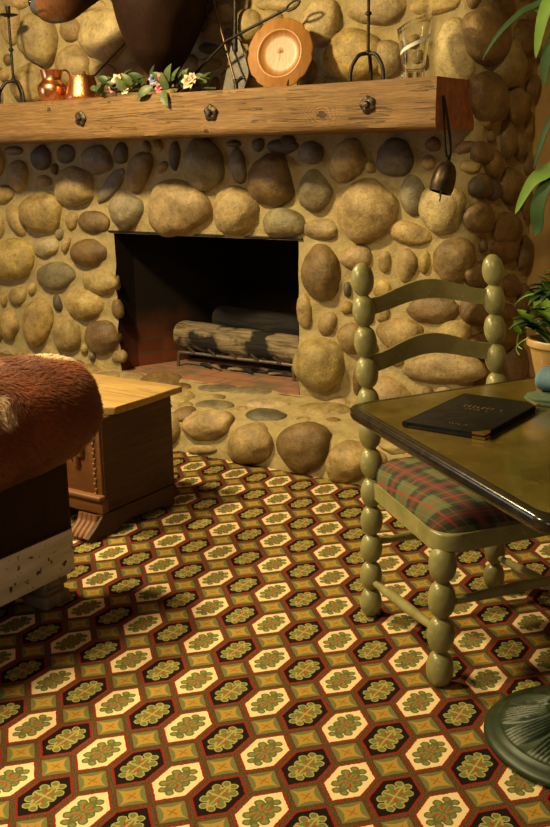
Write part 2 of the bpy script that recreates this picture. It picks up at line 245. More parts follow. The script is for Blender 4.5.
WALL_STONES="-4.065,1.311,0.069,0.022,3.14,g;-4.038,1.189,0.077,0.071,-2.81,y;-3.863,1.276,0.074,0.057,-3.00,d;-3.860,1.164,0.055,0.027,3.09,t;-3.692,1.293,0.064,0.045,-3.07,d;-3.643,1.140,0.134,0.092,-3.03,t;-3.488,1.260,0.097,0.069,-3.07,g;-3.331,1.290,0.052,0.042,1.14,d;-3.408,1.136,0.108,0.040,-2.42,g;-3.226,1.204,0.097,0.065,0.98,t;-3.309,1.020,0.104,0.086,-2.92,g;-4.157,1.096,0.066,0.050,-2.95,y;-3.897,1.003,0.153,0.102,-3.05,t;-4.078,0.956,0.092,0.053,2.19,y;-3.684,0.969,0.047,0.040,1.16,t;-3.530,0.961,0.102,0.058,-3.10,b;-3.008,1.275,0.066,0.030,1.51,d;-2.839,1.233,0.113,0.107,2.37,g;-2.995,1.046,0.177,0.129,-3.05,t;-2.654,1.225,0.075,0.045,1.79,g;-2.545,1.316,0.035,0.028,-2.64,d;-2.676,1.324,0.040,0.015,3.13,d;-2.675,1.034,0.114,0.109,-2.37,t;-2.480,1.172,0.112,0.107,3.08,b;-2.418,1.307,0.076,0.032,3.13,d;-2.416,0.986,0.107,0.064,3.08,g;-3.880,0.830,0.097,0.049,-3.05,p;-3.738,0.843,0.048,0.022,1.06,t;-3.587,0.812,0.122,0.070,-3.04,b;-4.148,0.748,0.179,0.109,-3.04,y;-3.822,0.684,0.130,0.070,-3.02,g;-3.512,0.668,0.119,0.064,-3.12,t;-3.623,0.554,0.125,0.081,-3.08,y;-3.824,0.541,0.047,0.029,1.85,d;-4.109,0.559,0.073,0.051,-2.70,y;-4.227,0.535,0.039,0.026,1.27,y;-3.978,0.425,0.142,0.097,1.11,y;-4.201,0.401,0.087,0.068,1.06,y;-3.766,0.386,0.105,0.088,0.82,t;-3.518,0.395,0.115,0.081,-2.90,b;-3.416,0.538,0.048,0.031,1.70,b;-3.421,0.295,0.050,0.032,-2.92,t;-4.106,0.241,0.072,0.025,-3.02,t;-2.276,1.279,0.065,0.049,3.13,g;-2.102,1.244,0.098,0.072,0.99,t;-1.882,1.258,0.084,0.075,3.04,d;-1.995,1.219,0.025,0.024,1.75,y;-2.260,1.115,0.085,0.078,0.86,g;-2.010,1.048,0.131,0.120,-2.66,t;-1.801,1.111,0.080,0.055,1.71,g;-1.739,1.236,0.034,0.030,3.02,y;-1.817,0.958,0.103,0.046,3.00,y;-2.231,0.963,0.084,0.044,-3.10,t;-2.392,1.325,0.037,0.032,3.12,d;-2.226,0.777,0.118,0.093,1.71,b;-2.060,0.854,0.076,0.053,-3.06,t;-1.926,0.841,0.045,0.029,1.56,t;-1.826,0.831,0.066,0.045,1.56,t;-1.748,0.849,0.047,0.026,1.58,y;-2.101,0.715,0.034,0.017,1.55,d;-2.105,0.639,0.032,0.025,-2.97,y;-1.937,0.728,0.043,0.037,-2.94,y;-1.936,0.637,0.050,0.035,1.53,y;-2.199,0.563,0.058,0.043,1.09,t;-2.317,0.606,0.075,0.038,1.64,t;-2.078,0.512,0.070,0.064,-2.39,t;-1.853,0.543,0.103,0.069,-3.13,t;-2.229,0.377,0.130,0.122,-2.95,t;-2.051,0.324,0.070,0.021,1.56,b;-1.619,0.858,0.091,0.081,1.55,b;-1.708,0.655,0.116,0.054,-3.06,b;-1.609,0.558,0.071,0.062,-2.88,t;-1.656,0.419,0.175,0.061,-3.03,t;-1.569,1.220,0.041,0.027,3.11,t;-1.590,1.294,0.043,0.022,-2.95,b;-1.671,1.060,0.100,0.092,1.27,p;-3.810,1.838,0.127,0.118,2.92,t;-3.612,1.864,0.062,0.055,-3.14,t;-3.385,1.819,0.150,0.115,3.09,p;-3.609,1.696,0.111,0.089,-3.13,t;-3.909,1.625,0.115,0.095,-3.04,t;-3.415,1.663,0.074,0.035,3.10,t;-3.220,1.634,0.082,0.064,3.12,t;-4.012,1.920,0.098,0.056,1.43,t;-3.970,2.023,0.098,0.038,3.06,t;-3.491,1.963,0.107,0.034,3.06,t;-2.721,1.866,0.072,0.047,3.03,t;-2.797,1.727,0.051,0.023,3.07,d;-2.800,1.659,0.068,0.028,3.08,t;-2.904,1.661,0.066,0.053,3.08,t;-2.579,1.805,0.076,0.069,-3.12,t;-2.461,1.823,0.056,0.037,3.02,t;-2.439,1.877,0.111,0.026,3.05,t;-2.229,1.785,0.097,0.090,-3.03,p;-1.980,1.819,0.134,0.059,3.04,t;-2.067,1.653,0.139,0.101,3.01,y;-1.913,1.633,0.072,0.066,2.05,t;-1.727,1.810,0.097,0.030,-3.12,y;-2.293,1.610,0.050,0.048,2.22,t;-1.638,1.649,0.111,0.079,1.70,p;-1.510,1.691,0.146,0.099,-3.08,b;-1.320,1.615,0.146,0.094,-3.13,t;-1.478,1.472,0.142,0.091,2.99,b;-1.510,1.434,0.074,0.054,1.74,y;-1.127,1.611,0.091,0.042,-3.11,b;-1.150,1.714,0.102,0.074,-3.13,b;-1.373,1.806,0.122,0.046,-3.05,b;-1.194,1.449,0.108,0.075,3.06,b;-1.510,1.550,0.049,0.025,-3.11,t;-1.510,1.270,0.087,0.044,3.09,b;-1.405,1.226,0.089,0.055,3.04,b;-1.400,1.125,0.062,0.045,2.93,d;-1.278,1.314,0.082,0.063,1.87,b;-1.137,1.289,0.060,0.050,2.10,b;-1.223,1.129,0.121,0.074,3.00,b;-1.510,1.023,0.103,0.060,3.00,b;-1.405,1.029,0.068,0.038,3.00,t;-1.244,0.964,0.151,0.067,3.02,b;-1.510,1.141,0.091,0.044,3.06,d;-1.510,1.143,0.065,0.048,2.92,b;-1.167,0.715,0.115,0.050,2.96,b;-1.201,0.602,0.145,0.040,2.98,b;-1.248,0.873,0.158,0.053,3.02,b;-1.510,0.794,0.100,0.057,2.93,b;-1.510,0.654,0.107,0.061,2.88,b;-1.482,0.502,0.130,0.058,2.90,b;-1.204,0.490,0.141,0.049,2.94,b;-1.265,0.135,0.113,0.105,2.04,b;-4.947,0.623,0.117,0.108,2.40,t;-1.914,0.247,0.132,0.104,0.42,t;-2.203,2.573,0.145,0.107,1.13,t;-1.197,2.528,0.108,0.083,1.72,t;-1.969,2.133,0.143,0.095,2.97,t;-4.672,1.622,0.146,0.096,2.33,t;-4.396,2.256,0.117,0.092,3.14,t;-3.810,2.518,0.134,0.110,0.04,g;-3.346,2.458,0.112,0.102,1.41,t;-2.474,2.074,0.133,0.115,0.09,t;-4.551,2.577,0.126,0.103,1.30,t;-4.997,1.114,0.117,0.090,0.36,g;-2.716,2.549,0.148,0.123,1.10,b;-4.996,0.341,0.130,0.108,0.44,b;-3.006,2.640,0.128,0.116,2.77,t;-1.401,2.590,0.116,0.090,1.70,b;-4.897,1.939,0.149,0.141,2.20,t;-4.500,0.378,0.132,0.118,0.35,t;-1.099,0.340,0.115,0.094,1.21,b;-4.224,1.759,0.107,0.098,2.73,y;-4.522,1.798,0.117,0.100,2.29,t;-1.616,2.237,0.117,0.109,2.25,b;-4.796,1.093,0.107,0.078,1.28,t;-2.406,2.335,0.147,0.104,2.18,b;-3.209,2.184,0.134,0.125,2.29,b;-4.996,2.423,0.115,0.099,1.11,y;-3.715,0.130,0.118,0.090,1.49,b;-4.510,0.949,0.140,0.109,3.04,b;-4.242,0.139,0.109,0.089,1.89,t;-1.294,2.235,0.118,0.097,2.83,b;-4.584,2.059,0.109,0.089,0.26,b;-3.735,2.278,0.134,0.104,2.63,b;-1.066,1.976,0.101,0.070,1.59,t;-4.569,1.251,0.124,0.110,1.50,g;-2.729,2.207,0.137,0.120,0.64,g;-1.826,2.511,0.147,0.113,2.69,t;-4.964,1.580,0.114,0.075,0.95,t;-4.097,2.518,0.148,0.125,1.80,t;-4.729,0.791,0.132,0.110,0.74,t;-4.065,2.179,0.142,0.109,0.08,t;-4.681,0.567,0.121,0.087,0.31,g;-4.257,2.018,0.144,0.103,1.72,g;-4.959,0.139,0.110,0.085,2.95,t;-4.813,2.334,0.113,0.089,0.82,y;-4.587,0.134,0.105,0.090,0.79,g;-1.625,2.616,0.109,0.073,2.09,t;-1.480,1.963,0.119,0.097,1.63,b;-1.963,2.344,0.109,0.092,2.56,b;-4.321,2.657,0.106,0.073,1.00,t;-2.933,1.944,0.129,0.097,0.54,t;-2.949,2.397,0.123,0.088,2.80,b;-2.228,2.027,0.108,0.074,2.28,y;-4.336,1.113,0.082,0.063,2.32,t;-3.537,0.170,0.079,0.059,2.61,t;-3.532,2.635,0.090,0.069,0.51,t;-3.537,2.371,0.089,0.083,2.45,t;-2.217,2.260,0.074,0.052,0.76,t;-1.480,0.339,0.073,0.064,0.49,b;-1.014,1.529,0.070,0.049,0.31,b;-1.011,2.352,0.067,0.050,0.27,b;-1.519,0.116,0.076,0.054,3.04,t;-4.457,0.690,0.084,0.063,0.05,t;-3.118,1.976,0.089,0.065,1.31,t;-1.725,0.193,0.079,0.060,2.20,g;-3.795,2.100,0.076,0.062,2.24,g;-4.919,2.173,0.081,0.061,2.46,t;-1.047,2.532,0.065,0.043,0.82,t;-1.269,1.976,0.078,0.068,1.46,b;-2.457,2.634,0.074,0.069,1.56,y;-3.608,2.068,0.084,0.080,0.09,b;-4.247,0.910,0.089,0.060,1.07,t;-4.942,0.928,0.084,0.077,2.99,t;-1.018,2.193,0.067,0.062,2.07,t;-1.014,0.638,0.068,0.057,1.06,b;-4.209,1.268,0.083,0.073,1.03,y;-3.446,2.172,0.094,0.071,0.02,t;-4.419,1.646,0.081,0.055,0.70,t;-1.343,0.741,0.067,0.053,1.72,b;-1.430,2.379,0.083,0.069,1.74,b;-4.383,2.429,0.076,0.054,0.74,t;-1.874,1.930,0.078,0.053,2.33,y;-1.036,0.149,0.088,0.078,1.67,b;-3.903,0.234,0.077,0.062,0.85,t;-1.331,0.361,0.072,0.063,0.47,b;-4.794,2.567,0.099,0.089,2.76,y;-4.722,0.251,0.079,0.063,2.22,t;-4.608,2.364,0.079,0.053,2.27,t;-1.028,1.061,0.079,0.053,1.92,b;-1.706,2.023,0.101,0.089,0.19,y;-4.802,1.293,0.084,0.076,2.57,t;-2.160,0.168,0.099,0.066,0.46,t;-1.020,0.839,0.079,0.064,1.23,b;-1.043,1.819,0.070,0.046,2.78,b;-3.200,2.617,0.079,0.054,1.90,t;-4.375,0.550,0.065,0.047,1.79,t;-1.450,2.133,0.047,0.034,3.06,b;-4.374,0.233,0.053,0.045,1.28,g;-4.276,2.389,0.048,0.046,0.52,g;-1.534,2.455,0.054,0.039,0.59,t;-4.040,0.143,0.057,0.047,2.15,t;-1.014,1.220,0.050,0.044,1.38,b;-2.974,2.233,0.062,0.058,0.10,t;-1.179,2.351,0.053,0.044,0.83,b;-1.003,2.637,0.057,0.038,0.37,b;-1.351,2.095,0.048,0.044,3.10,b;-4.784,0.411,0.059,0.054,2.88,y;-1.648,0.299,0.050,0.039,0.99,t;-4.643,1.072,0.049,0.044,1.67,y;-2.618,1.957,0.051,0.046,0.10,t;-4.354,1.854,0.060,0.044,0.78,b;-4.771,2.134,0.051,0.037,0.12,t;-3.015,2.102,0.056,0.047,1.95,t;-3.353,2.616,0.050,0.037,3.05,t;-2.585,2.336,0.055,0.037,3.00,t;-3.288,1.991,0.055,0.052,2.69,t;-2.078,1.970,0.064,0.048,1.89,t;-4.165,1.566,0.063,0.058,1.38,g;-3.173,2.477,0.056,0.046,2.23,g;-4.451,1.972,0.064,0.042,1.68,t;-1.785,0.085,0.055,0.046,1.66,t;-1.941,0.077,0.055,0.037,0.09,g;-0.993,1.671,0.055,0.041,0.19,t;-4.360,1.268,0.065,0.049,0.77,t;-2.005,2.603,0.064,0.044,1.27,b;-4.412,0.069,0.052,0.037,1.49,t;-4.964,2.648,0.060,0.049,3.03,t;-1.786,2.263,0.053,0.045,0.47,g;-4.707,2.205,0.062,0.042,2.86,t;-2.051,2.487,0.058,0.043,0.39,t;-1.166,1.894,0.045,0.030,0.31,b;-3.917,0.097,0.049,0.041,2.10,t;-1.028,1.378,0.054,0.039,1.33,b;-4.314,0.428,0.049,0.034,1.90,y;-1.163,2.118,0.046,0.036,2.94,b;-4.693,1.818,0.065,0.049,2.18,b;-4.818,0.068,0.050,0.035,0.70,b;-4.582,2.225,0.054,0.037,2.13,g;-4.497,0.564,0.056,0.042,2.06,t;-4.211,2.288,0.058,0.044,1.32,g;-3.940,2.374,0.062,0.052,0.12,g;-1.369,0.595,0.052,0.036,1.54,b;-4.910,0.769,0.028,0.024,0.89,b;-3.706,1.968,0.033,0.022,0.27,y;-1.790,1.615,0.040,0.037,0.02,t;-3.073,1.725,0.034,0.032,0.29,y;-0.976,2.052,0.027,0.020,0.98,b;-4.832,1.758,0.034,0.032,2.80,y;-2.451,1.625,0.030,0.022,3.10,g;-1.651,0.074,0.037,0.027,0.70,b;-1.514,0.237,0.031,0.024,1.12,b;-2.768,1.992,0.039,0.031,1.17,g;-2.468,1.748,0.035,0.023,0.81,g;-3.653,2.578,0.028,0.019,0.73,t;-1.651,2.386,0.037,0.026,0.15,y;-2.700,1.604,0.030,0.024,2.49,g;-4.111,1.980,0.037,0.034,0.29,y;-1.446,0.198,0.026,0.024,2.54,t;-3.172,1.320,0.031,0.022,1.98,t;-2.148,2.367,0.031,0.028,2.09,t;-4.339,0.651,0.040,0.028,0.44,t;-2.533,2.246,0.035,0.030,2.75,t;-3.742,1.542,0.037,0.035,1.36,b;-4.771,0.940,0.029,0.020,1.73,t;-1.723,0.307,0.030,0.024,1.11,b;-1.574,0.205,0.027,0.018,2.26,b;-2.823,1.829,0.037,0.026,0.90,g;-2.143,2.199,0.038,0.029,1.59,t;-2.881,1.565,0.035,0.026,2.23,t;-3.068,1.625,0.036,0.031,1.63,y;-1.721,1.306,0.033,0.028,3.08,b;-4.453,0.195,0.032,0.028,1.01,b;-3.190,1.799,0.040,0.035,0.66,g;-3.777,0.896,0.034,0.027,0.88,g;-3.085,1.227,0.035,0.023,0.66,t;-3.548,2.250,0.032,0.022,0.03,g;-2.303,1.921,0.032,0.026,0.18,y;-3.038,1.798,0.033,0.028,1.67,t;-2.379,1.745,0.033,0.025,2.46,y;-3.516,2.509,0.029,0.022,0.72,t;-2.412,2.528,0.032,0.025,1.32,y;-4.572,0.764,0.037,0.031,2.21,t;-1.381,0.264,0.028,0.019,0.02,t;-1.447,1.335,0.027,0.026,1.66,b;-4.007,0.602,0.037,0.026,1.39,y;-3.080,2.303,0.029,0.020,0.65,t;-1.247,0.282,0.033,0.028,0.43,b;-4.385,0.799,0.040,0.027,2.55,t;-1.073,0.526,0.029,0.019,1.11,b;-2.633,1.580,0.029,0.020,2.09,t;-3.190,2.369,0.033,0.031,0.89,b;-2.948,1.577,0.035,0.028,1.97,t;-4.841,1.583,0.037,0.028,1.44,g;-2.574,1.626,0.034,0.031,1.64,g;-1.996,0.610,0.029,0.019,1.73,t;-2.466,1.570,0.029,0.025,2.41,y;-3.607,2.485,0.037,0.033,2.78,t;-2.111,2.299,0.033,0.028,1.94,b;-3.440,1.580,0.032,0.030,1.12,y;-4.088,1.678,0.036,0.026,0.62,y;-4.303,0.327,0.035,0.032,0.16,b;-1.980,0.475,0.032,0.025,0.39,b;-1.633,1.919,0.029,0.021,1.79,t;-2.891,1.790,0.033,0.023,1.63,t;-4.314,1.548,0.029,0.025,0.95,b;-1.484,0.913,0.030,0.026,1.59,b;-1.998,0.405,0.035,0.029,0.10,t;-4.473,0.799,0.030,0.023,2.66,g;-4.860,0.265,0.038,0.030,1.40,t;-3.655,0.314,0.029,0.026,1.10,t;-4.801,0.170,0.035,0.025,1.95,t;-2.317,2.164,0.033,0.030,1.18,t;-4.946,1.747,0.039,0.027,2.34,g;-4.256,1.569,0.030,0.021,1.40,t;-4.846,0.481,0.031,0.024,1.17,t;-1.734,1.891,0.029,0.027,0.42,t;-3.553,0.073,0.029,0.027,0.92,g;-1.533,2.378,0.026,0.025,1.82,t;-4.411,2.533,0.038,0.026,1.85,y;-4.282,0.589,0.034,0.024,0.84,t;-4.093,2.326,0.030,0.021,1.63,t;-3.664,1.550,0.031,0.022,2.47,y;-4.663,0.330,0.030,0.022,2.91,b;-2.692,1.770,0.033,0.026,1.24,g;-1.864,0.434,0.034,0.026,0.18,t;-4.930,1.289,0.029,0.026,1.73,t;-3.020,1.556,0.029,0.019,2.75,y;-2.359,1.668,0.031,0.029,1.12,b;-1.575,1.823,0.036,0.024,1.04,b;-3.899,2.252,0.035,0.024,0.93,y;-3.709,2.650,0.031,0.026,1.78,b;-2.310,0.146,0.036,0.034,2.45,t;-3.106,1.324,0.031,0.026,1.84,t;-2.907,2.141,0.035,0.023,2.51,t;-1.072,2.278,0.030,0.023,0.15,t;-2.544,1.704,0.029,0.023,0.30,t;-1.140,2.212,0.028,0.020,1.11,t;-3.386,2.076,0.033,0.026,0.02,b;-3.129,1.542,0.039,0.030,2.47,b;-3.491,0.066,0.029,0.026,0.70,t;-1.780,0.741,0.030,0.028,3.06,t;-2.639,2.049,0.034,0.023,1.91,t;-4.701,1.948,0.031,0.023,1.78,t;-0.990,2.463,0.033,0.027,2.78,b;-3.780,1.220,0.030,0.022,1.44,b;-1.241,2.390,0.025,0.020,1.09,t;-3.911,2.096,0.028,0.024,0.69,t;-1.719,2.348,0.029,0.019,2.87,t;-3.432,2.023,0.029,0.025,2.71,t;-0.999,0.494,0.032,0.024,0.45,b;-4.455,1.105,0.033,0.026,3.05,t;-1.812,1.690,0.035,0.033,0.62,t;-3.341,2.295,0.028,0.025,1.69,t;-2.036,0.745,0.031,0.026,1.33,t;-2.226,1.557,0.031,0.021,1.17,t;-2.304,0.076,0.032,0.027,0.35,t;-4.627,1.932,0.031,0.022,1.56,t;-3.527,1.582,0.032,0.025,2.11,y;-4.960,2.275,0.029,0.021,2.90,g;-3.126,2.354,0.035,0.025,1.68,t;-3.601,0.281,0.029,0.021,1.16,g;-4.293,2.500,0.034,0.029,1.98,t;-2.544,2.523,0.029,0.019,1.43,y;-4.051,1.754,0.030,0.028,2.32,b;-4.500,1.547,0.033,0.023,2.01,y;-4.352,0.883,0.032,0.025,1.47,y;-3.371,1.561,0.033,0.031,2.92,t;-2.486,2.526,0.031,0.022,2.39,t;-1.786,2.153,0.032,0.025,3.07,g;-4.727,2.062,0.030,0.024,2.28,g;-2.702,1.667,0.029,0.020,1.71,t;-1.406,0.132,0.028,0.025,1.30,b;-2.959,1.770,0.028,0.020,2.55,t;-2.033,0.130,0.030,0.020,0.39,t;-2.035,0.664,0.030,0.022,0.69,t;-2.227,2.371,0.028,0.027,1.98,g;-4.962,0.803,0.033,0.025,1.22,t;-4.992,1.278,0.032,0.023,1.41,b;-3.758,1.654,0.033,0.024,0.73,b;-2.768,1.574,0.034,0.026,1.42,b;-4.493,2.406,0.037,0.031,1.27,g;-2.363,1.963,0.030,0.020,1.09,t"
HEARTH_STONES="-2.605,0.133,0.139,0.067,-3.01,t;-2.369,0.076,0.119,0.087,-2.77,t;-2.097,0.112,0.123,0.100,-2.63,b;-1.887,0.085,0.109,0.086,-2.68,t;-2.620,0.017,0.083,0.023,-2.97,t;-2.890,0.319,0.091,0.061,2.72,t;-2.671,0.283,0.102,0.051,-2.97,g;-2.375,0.253,0.099,0.062,-3.05,d;-2.432,0.368,0.109,0.054,-2.95,p;-2.159,0.390,0.130,0.067,-2.93,t;-2.726,0.367,0.056,0.028,-2.98,t;-2.199,0.284,0.037,0.022,-2.98,t;-2.065,0.310,0.037,0.028,3.09,b;-2.527,0.297,0.033,0.022,3.12,t;-2.614,0.467,0.127,0.042,-2.90,g;-2.775,0.448,0.112,0.042,-2.92,g;-4.745,0.261,0.096,0.069,0.16,t;-4.536,0.087,0.094,0.069,0.08,b;-3.585,0.226,0.098,0.059,0.17,t;-3.038,0.098,0.108,0.094,-0.19,t;-1.780,0.344,0.081,0.071,0.06,t;-4.564,0.263,0.098,0.087,-0.22,t;-4.112,0.343,0.106,0.092,0.02,t;-3.957,0.355,0.080,0.054,0.06,g;-3.766,0.417,0.087,0.075,-0.37,g;-3.859,0.096,0.099,0.074,0.21,t;-4.332,0.351,0.089,0.060,0.08,t;-4.657,0.415,0.100,0.086,-0.03,b;-3.285,0.150,0.100,0.083,0.05,g;-3.428,0.386,0.095,0.068,0.22,t;-2.827,0.086,0.085,0.070,0.29,t;-1.702,0.215,0.101,0.086,-0.07,t;-3.124,0.451,0.106,0.093,0.02,b;-4.842,0.438,0.094,0.084,0.31,t;-3.609,0.459,0.086,0.059,-0.19,t;-4.078,0.144,0.107,0.071,0.26,g;-3.768,0.251,0.105,0.071,0.21,b;-4.700,0.111,0.089,0.071,0.06,b;-4.463,0.398,0.092,0.058,0.35,g;-4.844,0.120,0.091,0.058,-0.10,t;-4.249,0.155,0.108,0.095,0.08,t;-3.299,0.311,0.099,0.089,0.28,t;-3.700,0.089,0.095,0.062,-0.07,t;-1.667,0.407,0.082,0.055,0.02,t;-3.444,0.125,0.092,0.059,0.20,b;-3.021,0.272,0.086,0.064,0.04,t;-4.414,0.167,0.095,0.079,-0.02,t;-4.233,0.459,0.084,0.059,-0.23,b;-1.666,0.070,0.085,0.060,0.27,g;-4.900,0.303,0.097,0.083,0.24,t;-3.451,0.265,0.062,0.043,0.11,g;-2.971,0.414,0.066,0.040,0.05,b;-3.288,0.445,0.066,0.046,-0.06,t;-3.932,0.240,0.062,0.051,-0.03,t;-3.169,0.311,0.067,0.052,-0.04,t;-3.150,0.186,0.060,0.041,0.17,b;-2.915,0.178,0.070,0.060,0.27,b;-3.661,0.343,0.073,0.053,0.11,b;-2.755,0.171,0.056,0.047,0.34,b;-4.023,0.448,0.056,0.047,-0.26,b;-4.348,0.060,0.064,0.056,-0.34,b;-3.974,0.065,0.056,0.044,0.02,g;-1.827,0.237,0.060,0.049,0.35,b;-3.544,0.378,0.047,0.030,0.03,t;-4.014,0.258,0.042,0.033,0.03,b;-3.945,0.159,0.041,0.033,0.25,t;-3.572,0.073,0.055,0.049,0.35,t;-3.853,0.347,0.053,0.047,0.21,g;-4.133,0.459,0.043,0.028,-0.14,g;-2.806,0.242,0.047,0.036,-0.24,t;-3.915,0.455,0.040,0.034,0.29,t;-4.220,0.308,0.041,0.036,-0.34,t;-1.773,0.449,0.041,0.029,-0.08,t;-3.159,0.068,0.050,0.044,0.09,b;-1.761,0.113,0.041,0.032,-0.02,t;-4.432,0.289,0.042,0.028,0.30,g"
# ------------------------------------------------------------------ the room's materials
def carpet_material():
    n = NT('patterned_carpet')
    co = n.mapping(n.coord(), (1, 1, 1))
    PU, PV = .10557, .18175
    th = math.radians(2.05); ox, oy = -1.337, 1.627
    wob = n.node('ShaderNodeTexNoise', {'Scale': 160.0, 'Detail': 1.0}); n.l.new(co, wob.inputs['Vector'])
    ws = n.n.new('ShaderNodeSeparateXYZ'); n.l.new(wob.outputs['Color'], ws.inputs[0])
    sep = n.n.new('ShaderNodeSeparateXYZ'); n.l.new(co, sep.inputs[0])
    X = n.M('ADD', n.M('SUBTRACT', sep.outputs[0], ox), n.M('MULTIPLY', n.M('SUBTRACT', ws.outputs[0], .5), .004))
    Y = n.M('ADD', n.M('SUBTRACT', sep.outputs[1], oy), n.M('MULTIPLY', n.M('SUBTRACT', ws.outputs[1], .5), .004))
    u = n.M('ADD', n.M('MULTIPLY', X, math.cos(th)), n.M('MULTIPLY', Y, math.sin(th)))
    v = n.M('SUBTRACT', n.M('MULTIPLY', Y, math.cos(th)), n.M('MULTIPLY', X, math.sin(th)))
    un, vn = n.M('DIVIDE', u, PU), n.M('DIVIDE', v, PV)
    iu, iv = n.M('ROUND', un), n.M('ROUND', vn)
    lu = n.M('MULTIPLY', n.M('SUBTRACT', un, iu), PU); lv = n.M('MULTIPLY', n.M('SUBTRACT', vn, iv), PV)
    au, av = n.M('ABSOLUTE', lu), n.M('ABSOLUTE', lv)
    par = n.M('ABSOLUTE', n.M('SUBTRACT', n.M('MODULO', n.M('ADD', n.M('ADD', iu, iv), 1000.0), 2.0), 0.0))
    isblack = n.M('GREATER_THAN', par, .5)
    # hexagon: distance inwards from its edges
    dside = n.M('SUBTRACT', PU/2, au)
    ddiag = n.M('MULTIPLY', n.M('SUBTRACT', n.M('SUBTRACT', PV/2, au), av), .7071)
    dh = n.M('MINIMUM', dside, ddiag)
    # gold square between the hexagon tips
    gu, gv = n.M('SUBTRACT', au, PU/2), n.M('SUBTRACT', av, PV/2)
    agu, agv = n.M('ABSOLUTE', gu), n.M('ABSOLUTE', gv)
    dg = n.M('MULTIPLY', n.M('SUBTRACT', n.M('SUBTRACT', PU/2, agu), agv), .7071)
    ingold = n.M('LESS_THAN', ddiag, 0.0)
    # motif inside the hexagon: a leaf cross of rounded lobes
    def blob(cu, cv, rad):
        a_, b_ = n.M('SUBTRACT', au, cu), n.M('SUBTRACT', av, cv)
        return n.M('SUBTRACT', n.M('SQRT', n.M('ADD', n.M('MULTIPLY', a_, a_), n.M('MULTIPLY', b_, b_))), rad)
    ea, eb = n.M('DIVIDE', au, .0135), n.M('DIVIDE', av, .0420)
    sd = n.M('MULTIPLY', n.M('SUBTRACT', n.M('SQRT', n.M('ADD', n.M('MULTIPLY', ea, ea), n.M('MULTIPLY', eb, eb))), 1.0), .0135)
    for c_ in ((.0095, .0425, .0095), (.0205, .0225, .0108), (.0205, .0020, .0085), (.012, .012, .010)):
        sd = n.M('SMOOTH_MIN', sd, blob(*c_), .0045)
    dd = n.M('ABSOLUTE', n.M('SUBTRACT', n.M('MULTIPLY', au, 1.0), n.M('MULTIPLY', av, .62)))
    dash = n.M('MULTIPLY', n.M('LESS_THAN', dd, .0024), n.M('MULTIPLY', n.M('GREATER_THAN', av, .008), n.M('LESS_THAN', av, .020)))
    vein = n.M('LESS_THAN', n.M('MINIMUM', au, n.M('MULTIPLY', av, .8)), .0018)
    cream, black = (.86, .68, .36), (.011, .008, .007)
    red, gap = (.27, .018, .010), (.050, .034, .012)
    green, olive, gold = (.125, .145, .045), (.30, .26, .075), (.43, .26, .045)
    inner = n.M('LESS_THAN', sd, n.M('SUBTRACT', n.M('MULTIPLY', isblack, .0012), .0040))
    mW = n.mix(inner, green, (.235, .215, .065))
    mB = n.mix(inner, (.40, .33, .085), (.155, .185, .055))
    mot = n.mix(isblack, mW, mB)
    mot = n.mix(n.M('MULTIPLY', vein, inner), mot, n.mix(isblack, (.16, .15, .045), (.46, .34, .09)))
    mot = n.mix(dash, mot, (.46, .035, .015))
    field = n.mix(isblack, cream, black)
    hexc = n.mix(n.M('LESS_THAN', sd, 0.0), field, mot)
    hexc = n.mix(n.M('LESS_THAN', dh, .0098), hexc, red)
    fleck = n.M('GREATER_THAN', n.noise(co, 420, 0), .53)
    gapc = n.mix(fleck, gap, (.13, .11, .04))
    hexc = n.mix(n.M('LESS_THAN', dh, .0044), hexc, gapc)
    # gold square with a four pointed star
    st = n.M('ADD', n.M('POWER', n.M('DIVIDE', agu, .039), .62), n.M('POWER', n.M('DIVIDE', agv, .039), .62))
    gcol = n.mix(n.M('LESS_THAN', st, 1.0), (.15, .175, .06), gold)
    tick = n.M('MULTIPLY', n.M('LESS_THAN', n.M('MINIMUM', agu, agv), .0016), n.M('LESS_THAN', n.M('MAXIMUM', agu, agv), .013))
    gcol = n.mix(tick, gcol, (.30, .14, .02))
    gcol = n.mix(n.M('LESS_THAN', dg, .0075), gcol, (.17, .022, .010))
    gcol = n.mix(n.M('LESS_THAN', dg, .0040), gcol, gapc)
    col = n.mix(ingold, hexc, gcol)
    pile = n.noise(co, 700, 2)
    col = n.mix(.55, col, n.ramp(pile, [(.25, (.35, .35, .35)), (.75, (1, 1, 1))]), 'MULTIPLY')
    n.bump(pile, .5, .003)
    return n.out(col, .95, **{'Specular IOR Level': .1})
def stone_material():
    n = NT('river_stone'); co = n.coord()
    a = n.node('ShaderNodeAttribute', attribute_name='Col').outputs['Color']
    f = n.noise(co, 11, 5, .62); f2 = n.noise(co, 55, 4, .7); f3 = n.noise(co, 160, 2)
    col = n.mix(1.0, a, n.ramp(f, [(.30, (.50, .46, .38)), (.68, (1.22, 1.18, 1.05))]), 'MULTIPLY')
    col = n.mix(.7, col, n.ramp(f2, [(.32, (.60, .57, .54)), (.55, (1, 1, 1)), (.75, (1.12, 1.1, 1.05))]), 'MULTIPLY')
    col = n.mix(n.M('LESS_THAN', f3, .36), col, n.mix(.5, col, (.05, .035, .02)))
    n.bump(n.M('ADD', n.M('MULTIPLY', f, .5), n.M('ADD', n.M('MULTIPLY', f2, .6), n.M('MULTIPLY', f3, .25))), .55, .012)
    return n.out(col, n.M('ADD', .42, n.M('MULTIPLY', f2, .3)))
def mortar_material():
    n = NT('mortar'); co = n.coord()
    f = n.noise(co, 30, 6, .7); f2 = n.noise(co, 220, 3)
    col = n.ramp(f, [(.25, (.29, .225, .10)), (.75, (.46, .37, .175))])
    n.bump(n.M('ADD', f, n.M('MULTIPLY', f2, .5)), .7, .012)
    return n.out(col, .95, **{'Specular IOR Level': .2})
